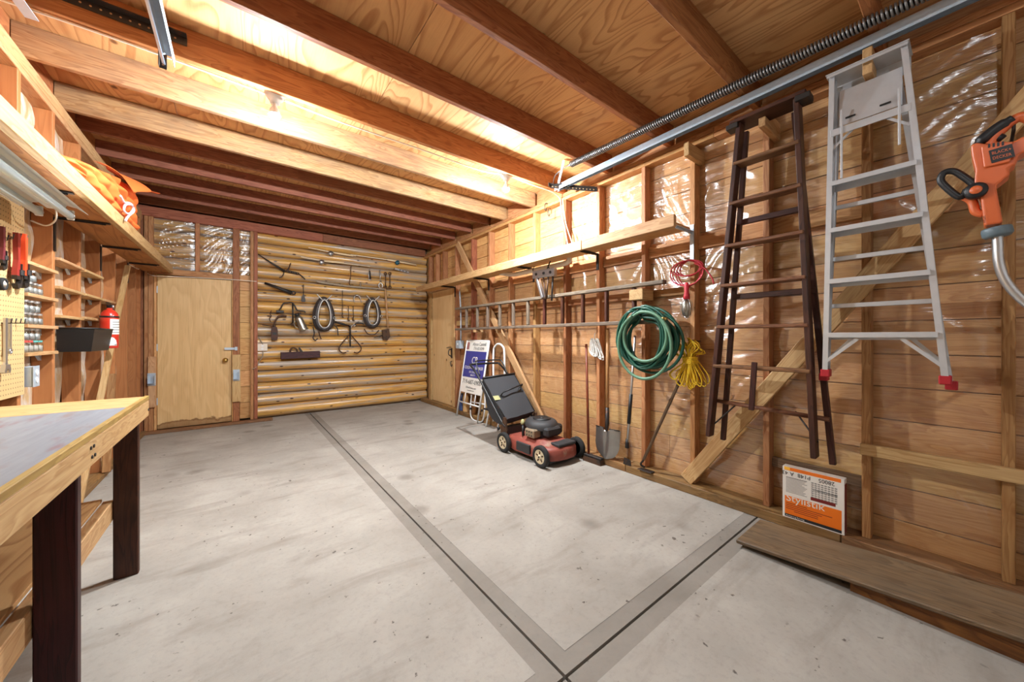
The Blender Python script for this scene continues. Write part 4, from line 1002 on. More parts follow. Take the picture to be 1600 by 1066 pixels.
# ---- pegs on the wall
for y, z0, z1, x0 in ((SR[5] - .04, 2.60, 2.70, 2.69), (SR[4] - .04, 2.575, 2.69, 2.66), (SR[3] - .04, 2.60, 2.735, 2.60)):
    obj('hanger_peg', span((x0, y - .019, z0), (2.955, y + .019, z1), .003), M['pale'], wr)
obj('hanger_peg', span((2.70, SR[6] - .10, 1.545), (2.868, SR[6] + .03, 1.635), .003), M['pale'], wr)
obj('hanger_peg', span((2.72, 4.40, 1.30), (2.868, 4.45, 1.335), .003), M['pale'], wr)
for p in ((855, 322), (860, 330)):
    q = Rw(*p, 2.86); obj('plate_hook', tb(curve([(2.865, q.y, q.z + .03), (2.83, q.y, q.z + .02), (2.82, q.y, q.z - .04), (2.84, q.y, q.z - .06), (2.85, q.y, q.z - .03)], 4), .005, 6), M['darkmetal'], wr)
# ---- long shelf on the right wall
rs = thing('wall_shelf', 'long narrow pine shelf along the right wall above the ladder', 'shelf', (2.7, 3.7, 2.03))
obj('shelf_board', span((2.587, 1.36, 2.07), (2.83, 6.12, 2.09), .002, 1), M['sheath'], rs)
obj('front_lip', span((2.55, 1.345, 2.045), (2.586, 2.235, 2.135), .003), M['pale'], rs)
obj('front_lip', span((2.55, 2.24, 2.045), (2.586, 6.12, 2.135), .003), M['pale'], rs)
for y in (1.363, 2.30, 3.27, 4.25, 5.25):
    mb = MB(); mb.box((2.725, y, 2.062), (.27, .03, .006)); mb.box((2.863, y, 1.98), (.006, .03, .28 if y < 1.5 else .16)); mb.box((2.73, y, 2.052), (.25, .005, .016))
    obj('bracket', mb, M['galv' if y < 1.5 else 'darkmetal'], rs)
# ---- old ladder hung flat along the wall
M['oldwood_grey'] = wood('grey_weathered_wood', (150, 134, 116), (104, 86, 70), rough=.65, var=.06, knots=False, grime=.3)
M['oldwood_brown'] = wood('dark_brown_ladder_wood', (104, 58, 40), (64, 34, 26), rough=.5, var=.08, knots=False, grime=.3, grimecol=(42, 26, 20))
hl = thing('extension_ladder', 'old wooden ladder hung sideways along the right wall studs', 'ladder', (2.75, 3.3, 1.33))
obj('rail', span((2.735, 1.535, 1.662), (2.795, 5.02, 1.695), .004), M['oldwood_grey'], hl)
obj('rail', span((2.735, 1.535, 1.338), (2.795, 5.02, 1.371), .004), M['oldwood_grey'], hl)
for x in (729, 746, 762, 781, 802, 825, 851, 879, 911, 948):
    y = PX(x, 490, 2.765).y
    obj('rung', span((2.745, y - .017, 1.372), (2.785, y + .017, 1.661), .008), M['oldwood_brown' if x > 840 else 'oldwood_grey'], hl)
obj('rung', span((2.745, 1.80, 1.372), (2.785, 1.834, 1.661), .008), M['oldwood_brown'], hl)
# ---- brown wooden stepladder
M['brown'] = wood('brown_stepladder_wood', (92, 50, 36), (54, 28, 22), rough=.5, var=.1, knots=False, grime=.25, grimecol=(40, 24, 20))
M['tread'] = wood('worn_tread_wood', (150, 104, 70), (98, 60, 40), rough=.55, var=.1, knots=False)
sl = thing('stepladder', 'folded dark brown wooden stepladder hanging on a peg', 'ladder', (2.68, .8, .5))
fl_, fr_ = (lambda z: .935 + (2.64 - z) * .093), (lambda z: .635 - (2.64 - z) * .038)
XF, XB_ = 2.635, 2.70
obj('side_rail', bm_((XF, fl_(2.63), 2.63), (XF, fl_(.53), .53), .027, .075, (1, 0, 0)), M['brown'], sl)
obj('side_rail', bm_((XF, fr_(2.63), 2.63), (XF, fr_(.53), .53), .027, .075, (1, 0, 0)), M['brown'], sl)
for (a, b, z0, z1) in ((.925, 1.075, 2.60, .50), (.665, .49, 2.60, .49)):
    obj('rear_leg', bm_((XB_, a, z0), (XB_ + .015, b, z1), .03, .03, (1, 0, 0)), M['brown'], sl)
tc = obj('top_cap', span((2.58, .585, 2.632), (2.745, .985, 2.655), .004), M['brown'], sl)
for y in (.60, .97): obj('corner_plate', span((2.578, y - .035, 2.60), (2.66, y + .035, 2.631), .002), M['darkmetal'], tc)
for z in (2.37, 2.113, 1.837, 1.573, 1.294, 1.027):
    obj('tread', span((XF - .045, fr_(z) - .008, z - .012), (XF + .05, fl_(z) + .008, z + .010), .005), M['tread'], sl)
obj('rear_dowel', tb([(XB_ - .01, 1.13, .775), (XB_ - .01, .50, .75)], .014, 8), M['tread'], sl)
for z in (1.5, 2.0): obj('rear_slat', span((XB_ - .012, .61 - (2.1 - z) * .08, z - .018), (XB_ + .012, .97 + (2.1 - z) * .07, z + .018), .003), M['brown'], sl)
q0, q1 = PX(1179, 566, 2.57), PX(1174, 641, 2.57)
obj('loose_brace', bm_(q0, q1, .03, .018, (1, 0, 0)), M['brown'], sl)
for s, y in ((1, 1.10), (-1, .54)): obj('spreader_rod', tb([(XF, y, .62), (XB_, y - s * .12, .77)], .005, 6), M['darkmetal'], sl)
# ---- aluminium stepladder
M['redfoot'] = plain('red_rubber_foot', (170, 30, 40), .5)
al = thing('stepladder', 'folded aluminium stepladder with red feet hanging on a peg', 'ladder', (2.66, .3, 1.0))
lz = lambda z: .472 + (2.66 - z) * .018
rz = lambda z: .205 - (2.66 - z) * .079
XA = 2.62
def chan(p0, p1, parent, name, w=.06, d=.025, mat='alu', nx=(1, 0, 0)):
    """C channel rail"""
    p0 = V3(p0); p1 = V3(p1); dr = (p1 - p0).normalized(); nx = V3(nx); sy = dr.cross(nx).normalized(); mb = MB()
    mb.beam(p0 - nx * (w / 2), p1 - nx * (w / 2), .003, d, sy, 0) if False else None
    mb.beam(p0, p1, w, .003, sy, 0)
    mb.beam(p0 - nx * (w / 2) , p1 - nx * (w / 2), .003, d, sy, 0); mb.beam(p0 + nx * (w / 2), p1 + nx * (w / 2), .003, d, sy, 0)
    return obj(name, mb, M[mat], parent)
for f in (lz, rz): chan((XA, f(2.66), 2.66), (XA, f(1.03), 1.03), al, 'side_rail', .06, .023)
for (a, b) in ((.46, .52), (.235, .065)): chan((XA + .07, a, 2.60), (XA + .08, b, 1.00), al, 'rear_leg', .03, .022)
for (y, z, xx) in ((lz(1.03), 1.015, XA), (rz(1.03), 1.015, XA), (.525, .985, XA + .08), (.06, .985, XA + .08)):
    obj('foot', span((xx - .034, y - .02, z - .012), (xx + .02, y + .02, z + .03), .004), M['redfoot'], al)
obj('top_cap', span((XA - .05, .185, 2.662), (XA + .11, .495, 2.668), .001), M['alu'], al)
for q, h in ((-.048, .014), (.108, .08)): obj('cap_flange', bx((XA + q, .34, 2.66 - h / 2), (.003, .30, h), 0), M['alu'], al)
for z, dz in ((2.075, .03), (1.82, .028), (1.54, .028), (1.245, .028)):
    mb = MB(); y0_, y1_ = rz(z) + .004, lz(z) - .004
    mb.box((XA, (y0_ + y1_) / 2, z), (.085, y1_ - y0_, .003)); mb.box((XA - .043, (y0_ + y1_) / 2, z - .011), (.003, y1_ - y0_, .024)); mb.box((XA + .043, (y0_ + y1_) / 2, z - .018), (.003, y1_ - y0_, .036))
    for k in range(4): mb.box((XA - .03 + k * .02, (y0_ + y1_) / 2, z + .0025), (.004, y1_ - y0_, .002))
    obj('step', mb, M['alu'], al)
for z in (1.955, 1.665, 1.40):
    k = (2.6 - z) / 1.6; obj('rear_bar', span((XA + .06, .235 - .17 * k, z - .012), (XA + .075, .46 + .06 * k, z + .012), .002), M['alu'], al)
obj('front_bar', span((XA - .034, rz(2.345), 2.325), (XA - .028, lz(2.345), 2.362), .001), M['alu'], al)
bs = obj('pail_shelf', MB().box((0, 0, 0), (.006, .235, .20), .002, Matrix.Translation((XA + .0, .33, 2.475)) @ Matrix.Rotation(.1, 4, 'Y')), M['alu'], al)
for y in (.27, .40): obj('slot', MB().box((0, 0, 0), (.002, .04, .009), 0, Matrix.Translation((XA - .0135, y, 2.41)) @ Matrix.Rotation(.1, 4, 'Y')), M['black'], bs)
for s, f in ((1, lz), (-1, rz)):
    obj('spreader', bm_((XA - .02, f(2.30) - s * .008, 2.26), (XA - .02, f(2.3) - s * .09, 2.335), .012, .004, (1, 0, 0), 0), M['alu'], al)
    obj('spreader', bm_((XA - .03, f(1.1) - s * .004, 1.09), (XA - .03, f(1.1) - s * .13, 1.215), .016, .004, (1, 0, 0), 0), M['alu'], al)
    obj('spreader', bm_((XA + .03, f(1.1) - s * .004, 1.10), (XA + .03, f(1.1) - s * .10, 1.215), .016, .004, (1, 0, 0), 0), M['alu'], al)
    obj('hanging_strut', span((XA - .045, f(2.2) - s * .05 - .005, 2.17 if s < 0 else 2.08), (XA - .04, f(2.2) - s * .05 + .005, 2.45), .001), M['alu'], al)
# ---- string trimmer
tr = thing('string_trimmer', 'orange electric string trimmer hanging near the right picture edge', 'trimmer', PX(1560, 400, 2.58))
XT = 2.56
def t2(bx_, by_, X=XT): return PX(1420 + bx_ / 4.444, 160 + by_ / 4.444, X)
def poly(pp, x0, x1, mat, parent, name, ch=None):
    P3 = [t2(*q) for q in pp]
    mb = MB(); mb.prism([(q.y, q.z) for q in P3], x0, x1, frame((0, 0, 0), (0, 1, 0), (0, 0, 1), (1, 0, 0))); o = obj(name, mb, mat, parent)
    bv = o.modifiers.new('round', 'BEVEL'); bv.width = ch or .012; bv.segments = 3; bv.limit_method = 'ANGLE'; bv.angle_limit = .9
    return o
body = poly([(430, 318), (470, 300), (545, 312), (640, 292), (712, 300), (800, 255), (850, 270), (860, 330), (760, 390), (745, 425), (735, 450), (690, 480), (700, 520), (612, 588), (605, 612), (648, 835), (640, 852), (525, 870), (512, 790), (500, 690), (452, 590), (462, 490), (440, 400)], XT - .045, XT + .045, M['orange'], tr, 'motor_housing')
poly([(500, 335), (720, 300), (700, 440), (520, 480)], XT - .056, XT - .046, M['orange'], tr, 'motor_cover', .006)
obj('handle_loop', tb(curve([t2(*q) for q in ((560, 312), (595, 240), (735, 118), (820, 105), (880, 160), (860, 235), (790, 285))], 6), .019, 10), M['orange'], tr)
obj('grip', tb(curve([t2(*q, XT - .008) for q in ((478, 298), (530, 245), (620, 175), (722, 112))], 5), [.016] * 3 + [.022] * 10 + [.017] * 3, 10), M['black'], tr)
obj('trigger', tb([t2(600, 270), t2(655, 225)], .014, 8), M['black'], tr)
ah = obj('assist_handle', tb(curve([t2(*q, XT - .03) for q in ((440, 615), (450, 575), (400, 530), (315, 480), (245, 490), (222, 540), (260, 590), (345, 655), (385, 640), (405, 605))], 5), .013, 10), M['black'], tr)
c = t2(465, 635); T = frame((XT - .05, c.y, c.z), (0, 1, 0), (0, 0, 1), (-1, 0, 0))
kn = obj('adjust_knob', MB(True).lathe([(0, -.02), (.033, -.02), (.033, .012), (.028, .018), (0, .018)], 20, T), M['black'], tr)
obj('knob_cap', MB(True).lathe([(.0, .0185), (.018, .0185), (.016, .022), (0, .022)], 16, T), M['orange'], kn)
obj('guard', tb(curve([t2(*q) for q in ((388, 655), (440, 690), (465, 760), (520, 775))], 5), .015, 8), M['orange'], tr)
for k in range(4):
    c = t2(555 + k * 31, 332 - k * 5); obj('vent_slot', MB().box((XT - .0565, c.y, c.z), (.002, .006, .016), 0), M['black'], body)
c0 = t2(572, 452); T = frame((XT - .0575, c0.y, c0.z), (0, -1, 0), (0, .1, .995), (-1, 0, 0))
lg = obj('badge', MB().prism([(0, 0), (.058, .006), (.056, .062), (-.002, .056)], 0, .0012, T), M['black'], body)
text('BLACK+', .017, T @ Matrix.Translation((.004, .036, .0015)), M['orange'], lg, sx=.78); text('DECKER', .017, T @ Matrix.Translation((.004, .014, .0015)), M['orange'], lg, sx=.74)
c = t2(530, 850); text('HIGH', .012, frame((XT - .046, c.y, c.z), (0, 0, 1), (0, 1, 0), (-1, 0, 0)), M['black'], body)
ca, cb_ = t2(606, 872), t2(616, 915); ax = (cb_ - ca).normalized(); T = frame(ca, ax.orthogonal().normalized(), ax.cross(ax.orthogonal().normalized()), ax)
M['greyplastic'] = plain('grey_plastic', (96, 112, 120), .4)
obj('collar', MB(True).lathe([(0, 0), (.04, 0), (.042, .008), (.042, .03), (.034, .04), (0, .04)], 20, T), M['greyplastic'], tr)
sp = [t2(612, 900), PX(1559, 380, XT), PX(1561, 411, XT), PX(1572, 440, XT), PX(1600, 471, XT), PX(1660, 515, XT), PX(1730, 560, XT)]
obj('shaft', tb(curve(sp, 5), .0155, 12), M['steel'], tr)
e = sp[-1]; T = Matrix.Translation(e + V3((0, -.03, -.03)))
obj('spool_head', MB(True).lathe([(0, -.05), (.04, -.05), (.045, 0), (.03, .03), (0, .04)], 16, T), M['black'], tr)
obj('debris_guard', MB(True).sheet(lambda u, v: T @ V3((.13 * (.3 + .7 * v) * math.cos(PI * u), .13 * (.3 + .7 * v) * math.sin(PI * u), .03 - .04 * v * v)), 14, 4), M['orange'], tr)
q = t2(700, 300); obj('wall_hook', tb([(2.95, SR[2] - .0, q.z + .06), (XT, SR[2], q.z + .06), (XT, SR[2], q.z + .09)], .006, 6), M['darkmetal'], tr)
# ---- flooring carton
bxr = thing('tile_carton', 'white and orange floor tile carton standing on the sill', 'carton', (2.82, .605, .065))
Y0, Y1, ZB, ZT = .752, .455, .066, .392; XC = 2.80
obj('carton', span((XC, Y1, ZB), (XC + .055, Y0, ZT), .001), M['paper'], bxr)
M['cartonbrown'] = plain('brown_carton_side', (128, 52, 36), .7); M['printorange'] = plain('orange_print', (238, 120, 24), .5, vary=.02); M['printred'] = plain('dark_red_print', (120, 34, 30), .5); M['printyellow'] = plain('yellow_print', (246, 190, 60), .5); M['printgrey'] = plain('grey_print', (150, 148, 144), .6)
obj('side_panel', span((XC + .004, Y1 - .001, ZB + .004), (XC + .055, Y1, ZT - .03), 0), M['cartonbrown'], bxr)
W_, H_ = Y0 - Y1, ZT - ZB
def pr(u0, v0, u1, v1, mat, lift=.0004, nm='print'):
    return obj(nm, span((XC - lift, Y0 - u0 * W_, ZB + v0 * H_), (XC - lift + .0004, Y0 - u1 * W_, ZB + v1 * H_), 0), mat, bxr)
def ct(s, size, u, v, mat, sx=1.0, flip=False):
    T = frame((XC - .001, Y0 - u * W_, ZB + v * H_), (0, -1, 0), (0, 0, 1), (-1, 0, 0))
    if flip: T = frame((XC - .001, Y0 - u * W_, ZB + v * H_), (0, 1, 0), (0, 0, -1), (-1, 0, 0))
    return text(s, size, T, mat, bxr, sx=sx)
pr(.04, .07, .96, .43, M['printorange']); pr(.04, .02, .96, .075, M['ink']); pr(.03, .93, .95, .995, M['printorange']); pr(.03, .94, .13, .993, M['printyellow'], .0007)
ct('Stylistik', .062, .06, .335, M['paper'], 1.0)
for k, (u0, u1, v) in enumerate(((.06, .42, .285), (.06, .82, .25), (.06, .66, .215), (.06, .60, .18), (.2, .6, .145))): pr(u0, v, u1, v + .012, M['printred'], .0007)
ct('P148  A 43', .034, .48, .91, M['ink'], .95, True); ct('28005', .034, .86, .91, M['ink'], .9, True)
for k in range(13): pr(.06, .79 - k * .024, .42 - (.06 if k % 5 == 4 else 0) - .02 * (k % 3), .801 - k * .024, M['printgrey'] if k else M['ink'], .0005)
for i in range(8):
    for j in range(8): pr(.49 + i * .052, .52 + j * .038, .53 + i * .052, .545 + j * .038, M['printgrey'], .0005)
pr(.48, .47, .87, .53, M['printred'], .0008); ct('STARTER SQUARE', .014, .52, .66, M['ink'])
ct('Armstrong flooring', .012, .06, .035, M['paper'])
# ---- planks lying on the floor by the sill
ob = obj('floor_plank', bm_((2.50, .845, .030), (2.50, -1.1, .16), .385, .022, (0, 0, 1), .005), M['oldboard'], None, 'wide worn plank lying on the floor along the right sill', 'plank')
mb = MB(); mb.add([(2.34, .36, 0), (2.38, .36, 0), (2.38, .36, .049), (2.34, .36, .049), (2.314, -1.05, 0), (2.354, -1.05, 0), (2.354, -1.05, .144), (2.314, -1.05, .144)],
                  [(0, 3, 2, 1), (4, 5, 6, 7), (0, 1, 5, 4), (3, 7, 6, 2), (0, 4, 7, 3), (1, 2, 6, 5)], [(0, 0, 0), (0, .04, 0), (0, .04, .04), (0, 0, .04), (1.45, 0, 0), (1.45, .04, 0), (1.45, .04, .1), (1.45, 0, .1)])
M['amber'] = wood('amber_old_beam', (150, 98, 44), (96, 56, 24), rough=.55, var=0, grime=.45, grimecol=(58, 36, 20))
obj('timber_wedge', mb, M['amber'], None, 'tapered amber timber under the front edge of the wide plank', 'timber')
# ---- garden hose
gh = thing('garden_hose', 'green garden hose coiled on a wall peg', 'hose', (2.74, 1.63, .88))
pts = []; R2 = random.Random(3)
for k in range(13):
    ry = R2.uniform(.17, .27); rzz = R2.uniform(.18, .255); cy = 1.64 + R2.uniform(-.035, .035); cz = 1.20 + R2.uniform(-.03, .03) ; xx = 2.715 - (k % 6) * .017 - R2.uniform(0, .008)
    for q in range(14):
        a = PI / 2 + 2 * PI * q / 14; pts.append((xx, cy + ry * math.cos(a), cz + rzz * math.sin(a)))
obj('coil', tb(curve(pts, 3), .0115, 8), M['green'], gh)
M['greenpale'] = plain('faded_green_hose', (92, 134, 108), .5)
pts = []
for k in range(2):
    for q in range(14):
        a = PI / 2 + 2 * PI * q / 14; pts.append((2.602 - .014 * k, 1.62 + (.19 if k == 0 else .235) * math.cos(a), (1.23 if k == 0 else 1.16) + (.2 if k == 0 else .27) * math.sin(a)))
obj('outer_loop', tb(curve(pts, 3), .0125, 8), M['greenpale'], gh)
obj('hang_hook', tb([(2.87, 1.80, 1.40), (2.60, 1.66, 1.405), (2.595, 1.66, 1.43)], .007, 6), M['darkmetal'], gh)
c = PX(1032, 498, 2.64); obj('coupling', tb([c, c + V3((0, -.05, -.005))], .015, 10), M['brass'], gh)
# ---- yellow rope hank
yr = thing('rope_hank', 'yellow rope bundle wrapped round its middle beside the hose', 'rope', (2.78, 1.33, .82)); R3 = random.Random(5)
mb = MB(True)
for k in range(16):
    o = (k - 7.5) / 7.5; xx = 2.80 - R3.uniform(0, .055); w = .012 + abs(o) * .01
    top = 1.215 - .05 * o * o + R3.uniform(-.02, .01); bot = .845 + .03 * abs(o) + R3.uniform(-.025, .02); y = 1.335 - o * .045
    mb.tube(curve([(xx, y - o * .02, top - .03), (xx, y - o * .02 + w, top), (xx, y - o * .035 - w, top - .05), (xx, 1.335 - o * .028, 1.075), (xx, y - o * .06 - w, bot + .06), (xx, y - o * .075, bot), (xx, y - o * .07 + w * 2, bot + .05), (xx, 1.335 - o * .03 + .006, 1.04), (xx, y - o * .03 + w * 2, top - .07)], 4, True), .0048, 5, True)
obj('strands', mb, M['yellow'], yr)
pts = []
for q in range(60): a = 2 * PI * q / 10; pts.append((2.775 + .038 * math.cos(a), 1.335 + .052 * math.sin(a), 1.075 - .055 * q / 60))
obj('wrap', tb(pts, .005, 6), M['yellow'], yr)
obj('hang_nail', tb([(2.955, 1.338, 1.19), (2.76, 1.338, 1.205)], .003, 6), M['darkmetal'], yr)
# ---- red cord with caged work lamp
rc = thing('work_lamp', 'red cord coil with a caged work lamp on a stud', 'work lamp', (2.8, 1.36, 1.38)); pts = []
for k in range(8):
    ry = .045 + .008 * k; rzz = .06 + .013 * ((k * 3) % 6)
    for q in range(12):
        a = PI / 2 + 2 * PI * q / 12; pts.append((2.82 - .007 * k, 1.362 + R3.uniform(-.004, .004) + (ry + .03) * math.cos(a), 1.835 - rzz - .01 + rzz * math.sin(a)))
obj('cord', tb(curve(pts, 3), .0042, 6), M['redcord'], rc)
obj('cord', tb(curve([(2.77, 1.30, 1.79), (2.77, 1.23, 1.745), (2.78, 1.18, 1.67), (2.78, 1.165, 1.62)], 5), .005, 6), M['redcord'], rc)
T = Matrix.Translation((2.775, 1.362, 1.52))
obj('handle', MB(True).lathe([(0, 0), (.024, 0), (.022, .03), (.016, .06), (.019, .11), (.012, .13), (0, .13)], 14, T), M['redcord'], rc)
cg = obj('lamp_guard', MB(True).lathe([(.014, 0), (.034, -.03), (.04, -.08), (.03, -.125), (0, -.14)], 14, T), M['tin'], rc)
for k in range(6):
    a = 2 * PI * k / 6; obj('guard_wire', tb(curve([T @ V3((r_ * math.cos(a), r_ * math.sin(a), z_)) for r_, z_ in ((.016, .005), (.038, -.03), (.044, -.08), (.034, -.128), (.0, -.146))], 3), .002, 5), M['steel'], cg)
obj('hang_nail', tb([(2.87, 1.362, 1.832), (2.75, 1.362, 1.84)], .0035, 6), M['darkmetal'], rc)
# ---- white rope hank
wrp = thing('rope_hank', 'white rope bundle hanging on a stud by the broom handle', 'rope', (2.83, 2.32, 1.0)); mb = MB(True)
for k in range(14):
    o = (k - 6.5) / 6.5; xx = 2.862 - R3.uniform(0, .05)
    mb.tube(curve([(xx, 2.33 - o * .035, 1.20 + R3.uniform(-.02, .02)), (xx, 2.30 - o * .05, 1.12), (xx, 2.28 - o * .055 + R3.uniform(-.02, .02), 1.03 + R3.uniform(-.03, .03)), (xx, 2.33 - o * .05 + R3.uniform(-.02, .02), 1.08 + R3.uniform(-.03, .03))], 5, True), .0055, 5, True)
obj('strands', mb, M['whitecloth'], wrp); obj('hang_loop', tb([(2.868, 2.32, 1.27), (2.845, 2.32, 1.26), (2.845, 2.33, 1.19)], .004, 5), M['whitecloth'], wrp)
# ---- long handled tools
M['redhandle'] = wood('red_brown_handle', (150, 74, 44), (112, 48, 28), rough=.4, var=0, knots=False); M['ash'] = wood('ash_handle', (196, 150, 98), (158, 112, 66), rough=.45, var=0, knots=False); M['greyhandle'] = wood('grey_handle', (140, 116, 92), (104, 82, 62), rough=.6, var=0, knots=False)
br = thing('broom', 'push broom with a thin red brown handle behind the mower', 'broom', (2.74, 2.40, .0))
a = PX(916, 538, 2.85); obj('handle', tb([a, (2.765, 2.33, .06)], .0125, 8), M['redhandle'], br)
obj('head', span((2.735, 2.16, .045), (2.785, 2.37, .07), .006), M['darkmetal'], br)
obj('bristles', MB().prism([(2.155, 0), (2.375, 0), (2.365, .046), (2.165, .046)], 2.728, 2.79, frame((0, 0, 0), (0, 1, 0), (0, 0, 1), (1, 0, 0))), M['rust'], br)
M['blade'] = plain('worn_steel_blade', (150, 148, 144), .32, .85, vary=.25, nscale=9)
sv = thing('shovel', 'round point shovel with steel blade standing on the sill', 'shovel', (2.80, 2.14, .067))
obj('handle', tb([(2.83, 2.15, 1.30), (2.815, 2.145, .42)], .0165, 10), M['ash'], sv)
obj('handle_end', tb([(2.83, 2.15, 1.30), (2.832, 2.151, 1.315)], [.0165, .01], 10), M['ash'], sv)
obj('socket', tb([(2.817, 2.145, .55), (2.812, 2.143, .40), (2.80, 2.14, .33)], [.0185, .021, .014], 10), M['darkmetal'], sv)
def bl(u, v):
    w = .142 * (1 - .06 * v) if v < .5 else .142 * math.sqrt(max(0, 1 - ((v - .45) / .56) ** 2)) * .99
    s = (u - .5) * 2; y = 2.14 + s * w; z = .352 - .285 * v - .02 * (abs(s) < .25) * (v < .03)
    return (2.792 + .028 * s * s * (1 - .3 * v) - .018 * v + .016 * max(0, 1 - abs(s) * 5) * (1 - v), y, z)
mb = MB(True); mb.sheet(bl, 20, 16); mb.sheet(lambda u, v: V3(bl(u, v)) + V3((.003, 0, 0)), 20, 16); obj('blade', mb, M['blade'], sv)
obj('footstep', tb([(2.815, 2.275, .352), (2.80, 2.17, .350)], .007, 6), M['darkmetal'], sv); obj('footstep', tb([(2.815, 2.005, .352), (2.80, 2.11, .350)], .007, 6), M['darkmetal'], sv)
ed = thing('edging_tool', 'steel shafted edging tool with black foam grip below the hose', 'tool', (2.8, 1.93, .067))
e0, e1 = PX(990, 560, 2.80), PX(980, 700, 2.80)
obj('shaft', tb([e0 + (e0 - e1) * .25, e1], .0115, 10), M['steel'], ed)
g0, g1 = PX(986, 616, 2.80), PX(982.5, 662, 2.80); obj('grip', tb([g0, g1], .0165, 10), M['black'], ed)
obj('ferrule', tb([e1 + V3((0, 0, .08)), e1 + V3((0, 0, -.0))], [.014, .02], 8), M['black'], ed)
obj('blade', MB().prism([(-.035, .05), (.03, .06), (.04, .0), (.03, -.0), (-.04, -.0)], -.004, .004, frame((e1.x, e1.y, .067), (0, 1, 0), (0, 0, 1), (1, 0, 0))), M['darkmetal'], ed)
ho = thing('hoe', 'garden hoe with a grey handle leaning beside the yellow rope', 'hoe', (2.80, 1.72, .067))
h0, h1 = PX(1062, 596, 2.84), PX(1006, 718, 2.80)
obj('handle', tb([h0 + (h0 - h1) * .12, h0, h1], .0135, 8), M['greyhandle'], ho)
obj('neck', tb(curve([h1 + (h0 - h1) * .12, h1, h1 + V3((-.0, .03, -.05)), (2.815, h1.y + .0, .09)], 4), .009, 8), M['darkmetal'], ho)
obj('blade', MB().box((2.80, h1.y - .02, .073), (.06, .13, .006), .001), M['darkmetal'], ho)
# ---- lawn mower
mw = thing('lawn_mower', 'worn red push lawn mower with black grass bag by the right wall', 'lawn mower', (2.5, 2.75, 0))
M['tagc'] = plain('warning_tag', (168, 166, 116), .6); M['mowred'] = plain('faded_red_deck', (136, 66, 54), .5, vary=.1, wear=((150, 120, 100), 7, .6)); M['hubc'] = plain('cream_wheel_hub', (206, 192, 160), .6, wear=((150, 130, 104), 9, .55)); M['dustblack'] = plain('dusty_black_plastic', (46, 46, 48), .6, vary=.15, wear=((104, 94, 84), 6, .6)); M['muffler'] = plain('dusty_muffler', (150, 132, 108), .6, .3, vary=.2)
def wheel(x, y, r, w, side):
    T = frame((x, y, r), (0, 1, 0), (0, 0, 1), (side, 0, 0))
    wh = obj('wheel', MB(True).lathe([(r * .66, -w / 2), (r * .93, -w / 2), (r, -w / 3), (r, w / 3), (r * .93, w / 2), (r * .66, w / 2), (r * .66, -w / 2)], 28, T), M['rubber'], mw)
    obj('hub', MB(True).lathe([(0, -w * .3), (r * .68, -w * .3), (r * .68, w * .42), (r * .56, w * .46), (r * .5, w * .3), (r * .2, w * .34), (r * .18, w * .55), (0, w * .55)], 24, T), M['hubc'], wh)
    for k in range(5):
        a = 2 * PI * k / 5 + .3; obj('hub_slot', MB().box((0, 0, 0), (.03, .014, .004), .001, T @ Matrix.Rotation(a, 4, 'Z') @ Matrix.Translation((r * .38, 0, w * .36))), M['rust'], wh)
    obj('axle_nut', MB().lathe([(.009, w * .5), (.009, w * .7), (0, w * .7)], 6, T, False), M['darkmetal'], wh)
wheel(2.262, 2.48, .103, .045, -1); wheel(2.258, 3.06, .105, .045, -1); wheel(2.755, 2.48, .103, .045, 1); wheel(2.755, 3.06, .105, .045, 1)
def deckp(s):      # rounded outline in x,y
    return [(2.30, 2.52), (2.31, 2.46), (2.345, 2.415), (2.42, 2.385), (2.51, 2.375), (2.60, 2.385), (2.675, 2.415), (2.71, 2.46), (2.72, 2.52), (2.74, 2.7), (2.74, 2.9), (2.71, 3.05), (2.66, 3.12), (2.36, 3.12), (2.31, 3.05), (2.28, 2.9), (2.28, 2.7)]
mb = MB(True); base = deckp(0); cx, cy = 2.51, 2.75; rings = [(1.0, .055), (1.01, .075), (1.0, .145), (.95, .165), (.86, .172), (.72, .178), (.66, .20), (.0, .205)]
vs = []; fs = []; n = len(base)
for s, z in rings:
    for (x, y) in base: vs.append((cx + (x - cx) * s, cy + (y - cy) * s, z))
for i in range(len(rings) - 1):
    for j in range(n): fs.append((i * n + j, i * n + (j + 1) % n, (i + 1) * n + (j + 1) % n, (i + 1) * n + j))
fs = [tuple(reversed(q)) for q in fs]
mb.add(vs, fs); obj('deck', mb, M['mowred'], mw)
obj('deck_skirt', MB().prism([(2.33, 2.43), (2.69, 2.43), (2.70, 3.06), (2.32, 3.06)], .03, .056), M['dustblack'], mw)
obj('front_panel', span((2.42, 2.40, .17), (2.66, 2.52, .20), .01), M['dustblack'], mw)
obj('side_cover', span((2.262, 2.65, .075), (2.285, 2.86, .165), .008), M['dustblack'], mw)
# engine
T = Matrix.Translation((2.53, 2.76, 0))
eng = obj('engine_block', MB().lathe([(0, .2), (.13, .2), (.14, .24), (.13, .30), (0, .30)], 16, T, False), M['dustblack'], mw)
mb = MB(True); mb.sheet(lambda u, v: (2.53 + .165 * math.cos(2 * PI * u) * math.cos(PI / 2 * v) ** .35 * (1 + .1 * math.cos(4 * PI * u)), 2.76 + .185 * math.sin(2 * PI * u) * math.cos(PI / 2 * v) ** .35 * (1 + .06 * math.cos(6 * PI * u)), .30 + .075 * math.sin(PI / 2 * v) + .02 * math.sin(2 * PI * u) * (1 - v)), 28, 8, closed_u=True)
obj('engine_shroud', mb, M['dustblack'], mw)
obj('recoil_cover', MB(True).lathe([(.1, .345), (.095, .382), (.07, .392), (.06, .384), (.03, .384), (.025, .392), (0, .393)], 20, T), M['black'], eng)
mf = obj('muffler', span((2.325, 2.66, .215), (2.43, 2.80, .30), .012), M['muffler'], mw)
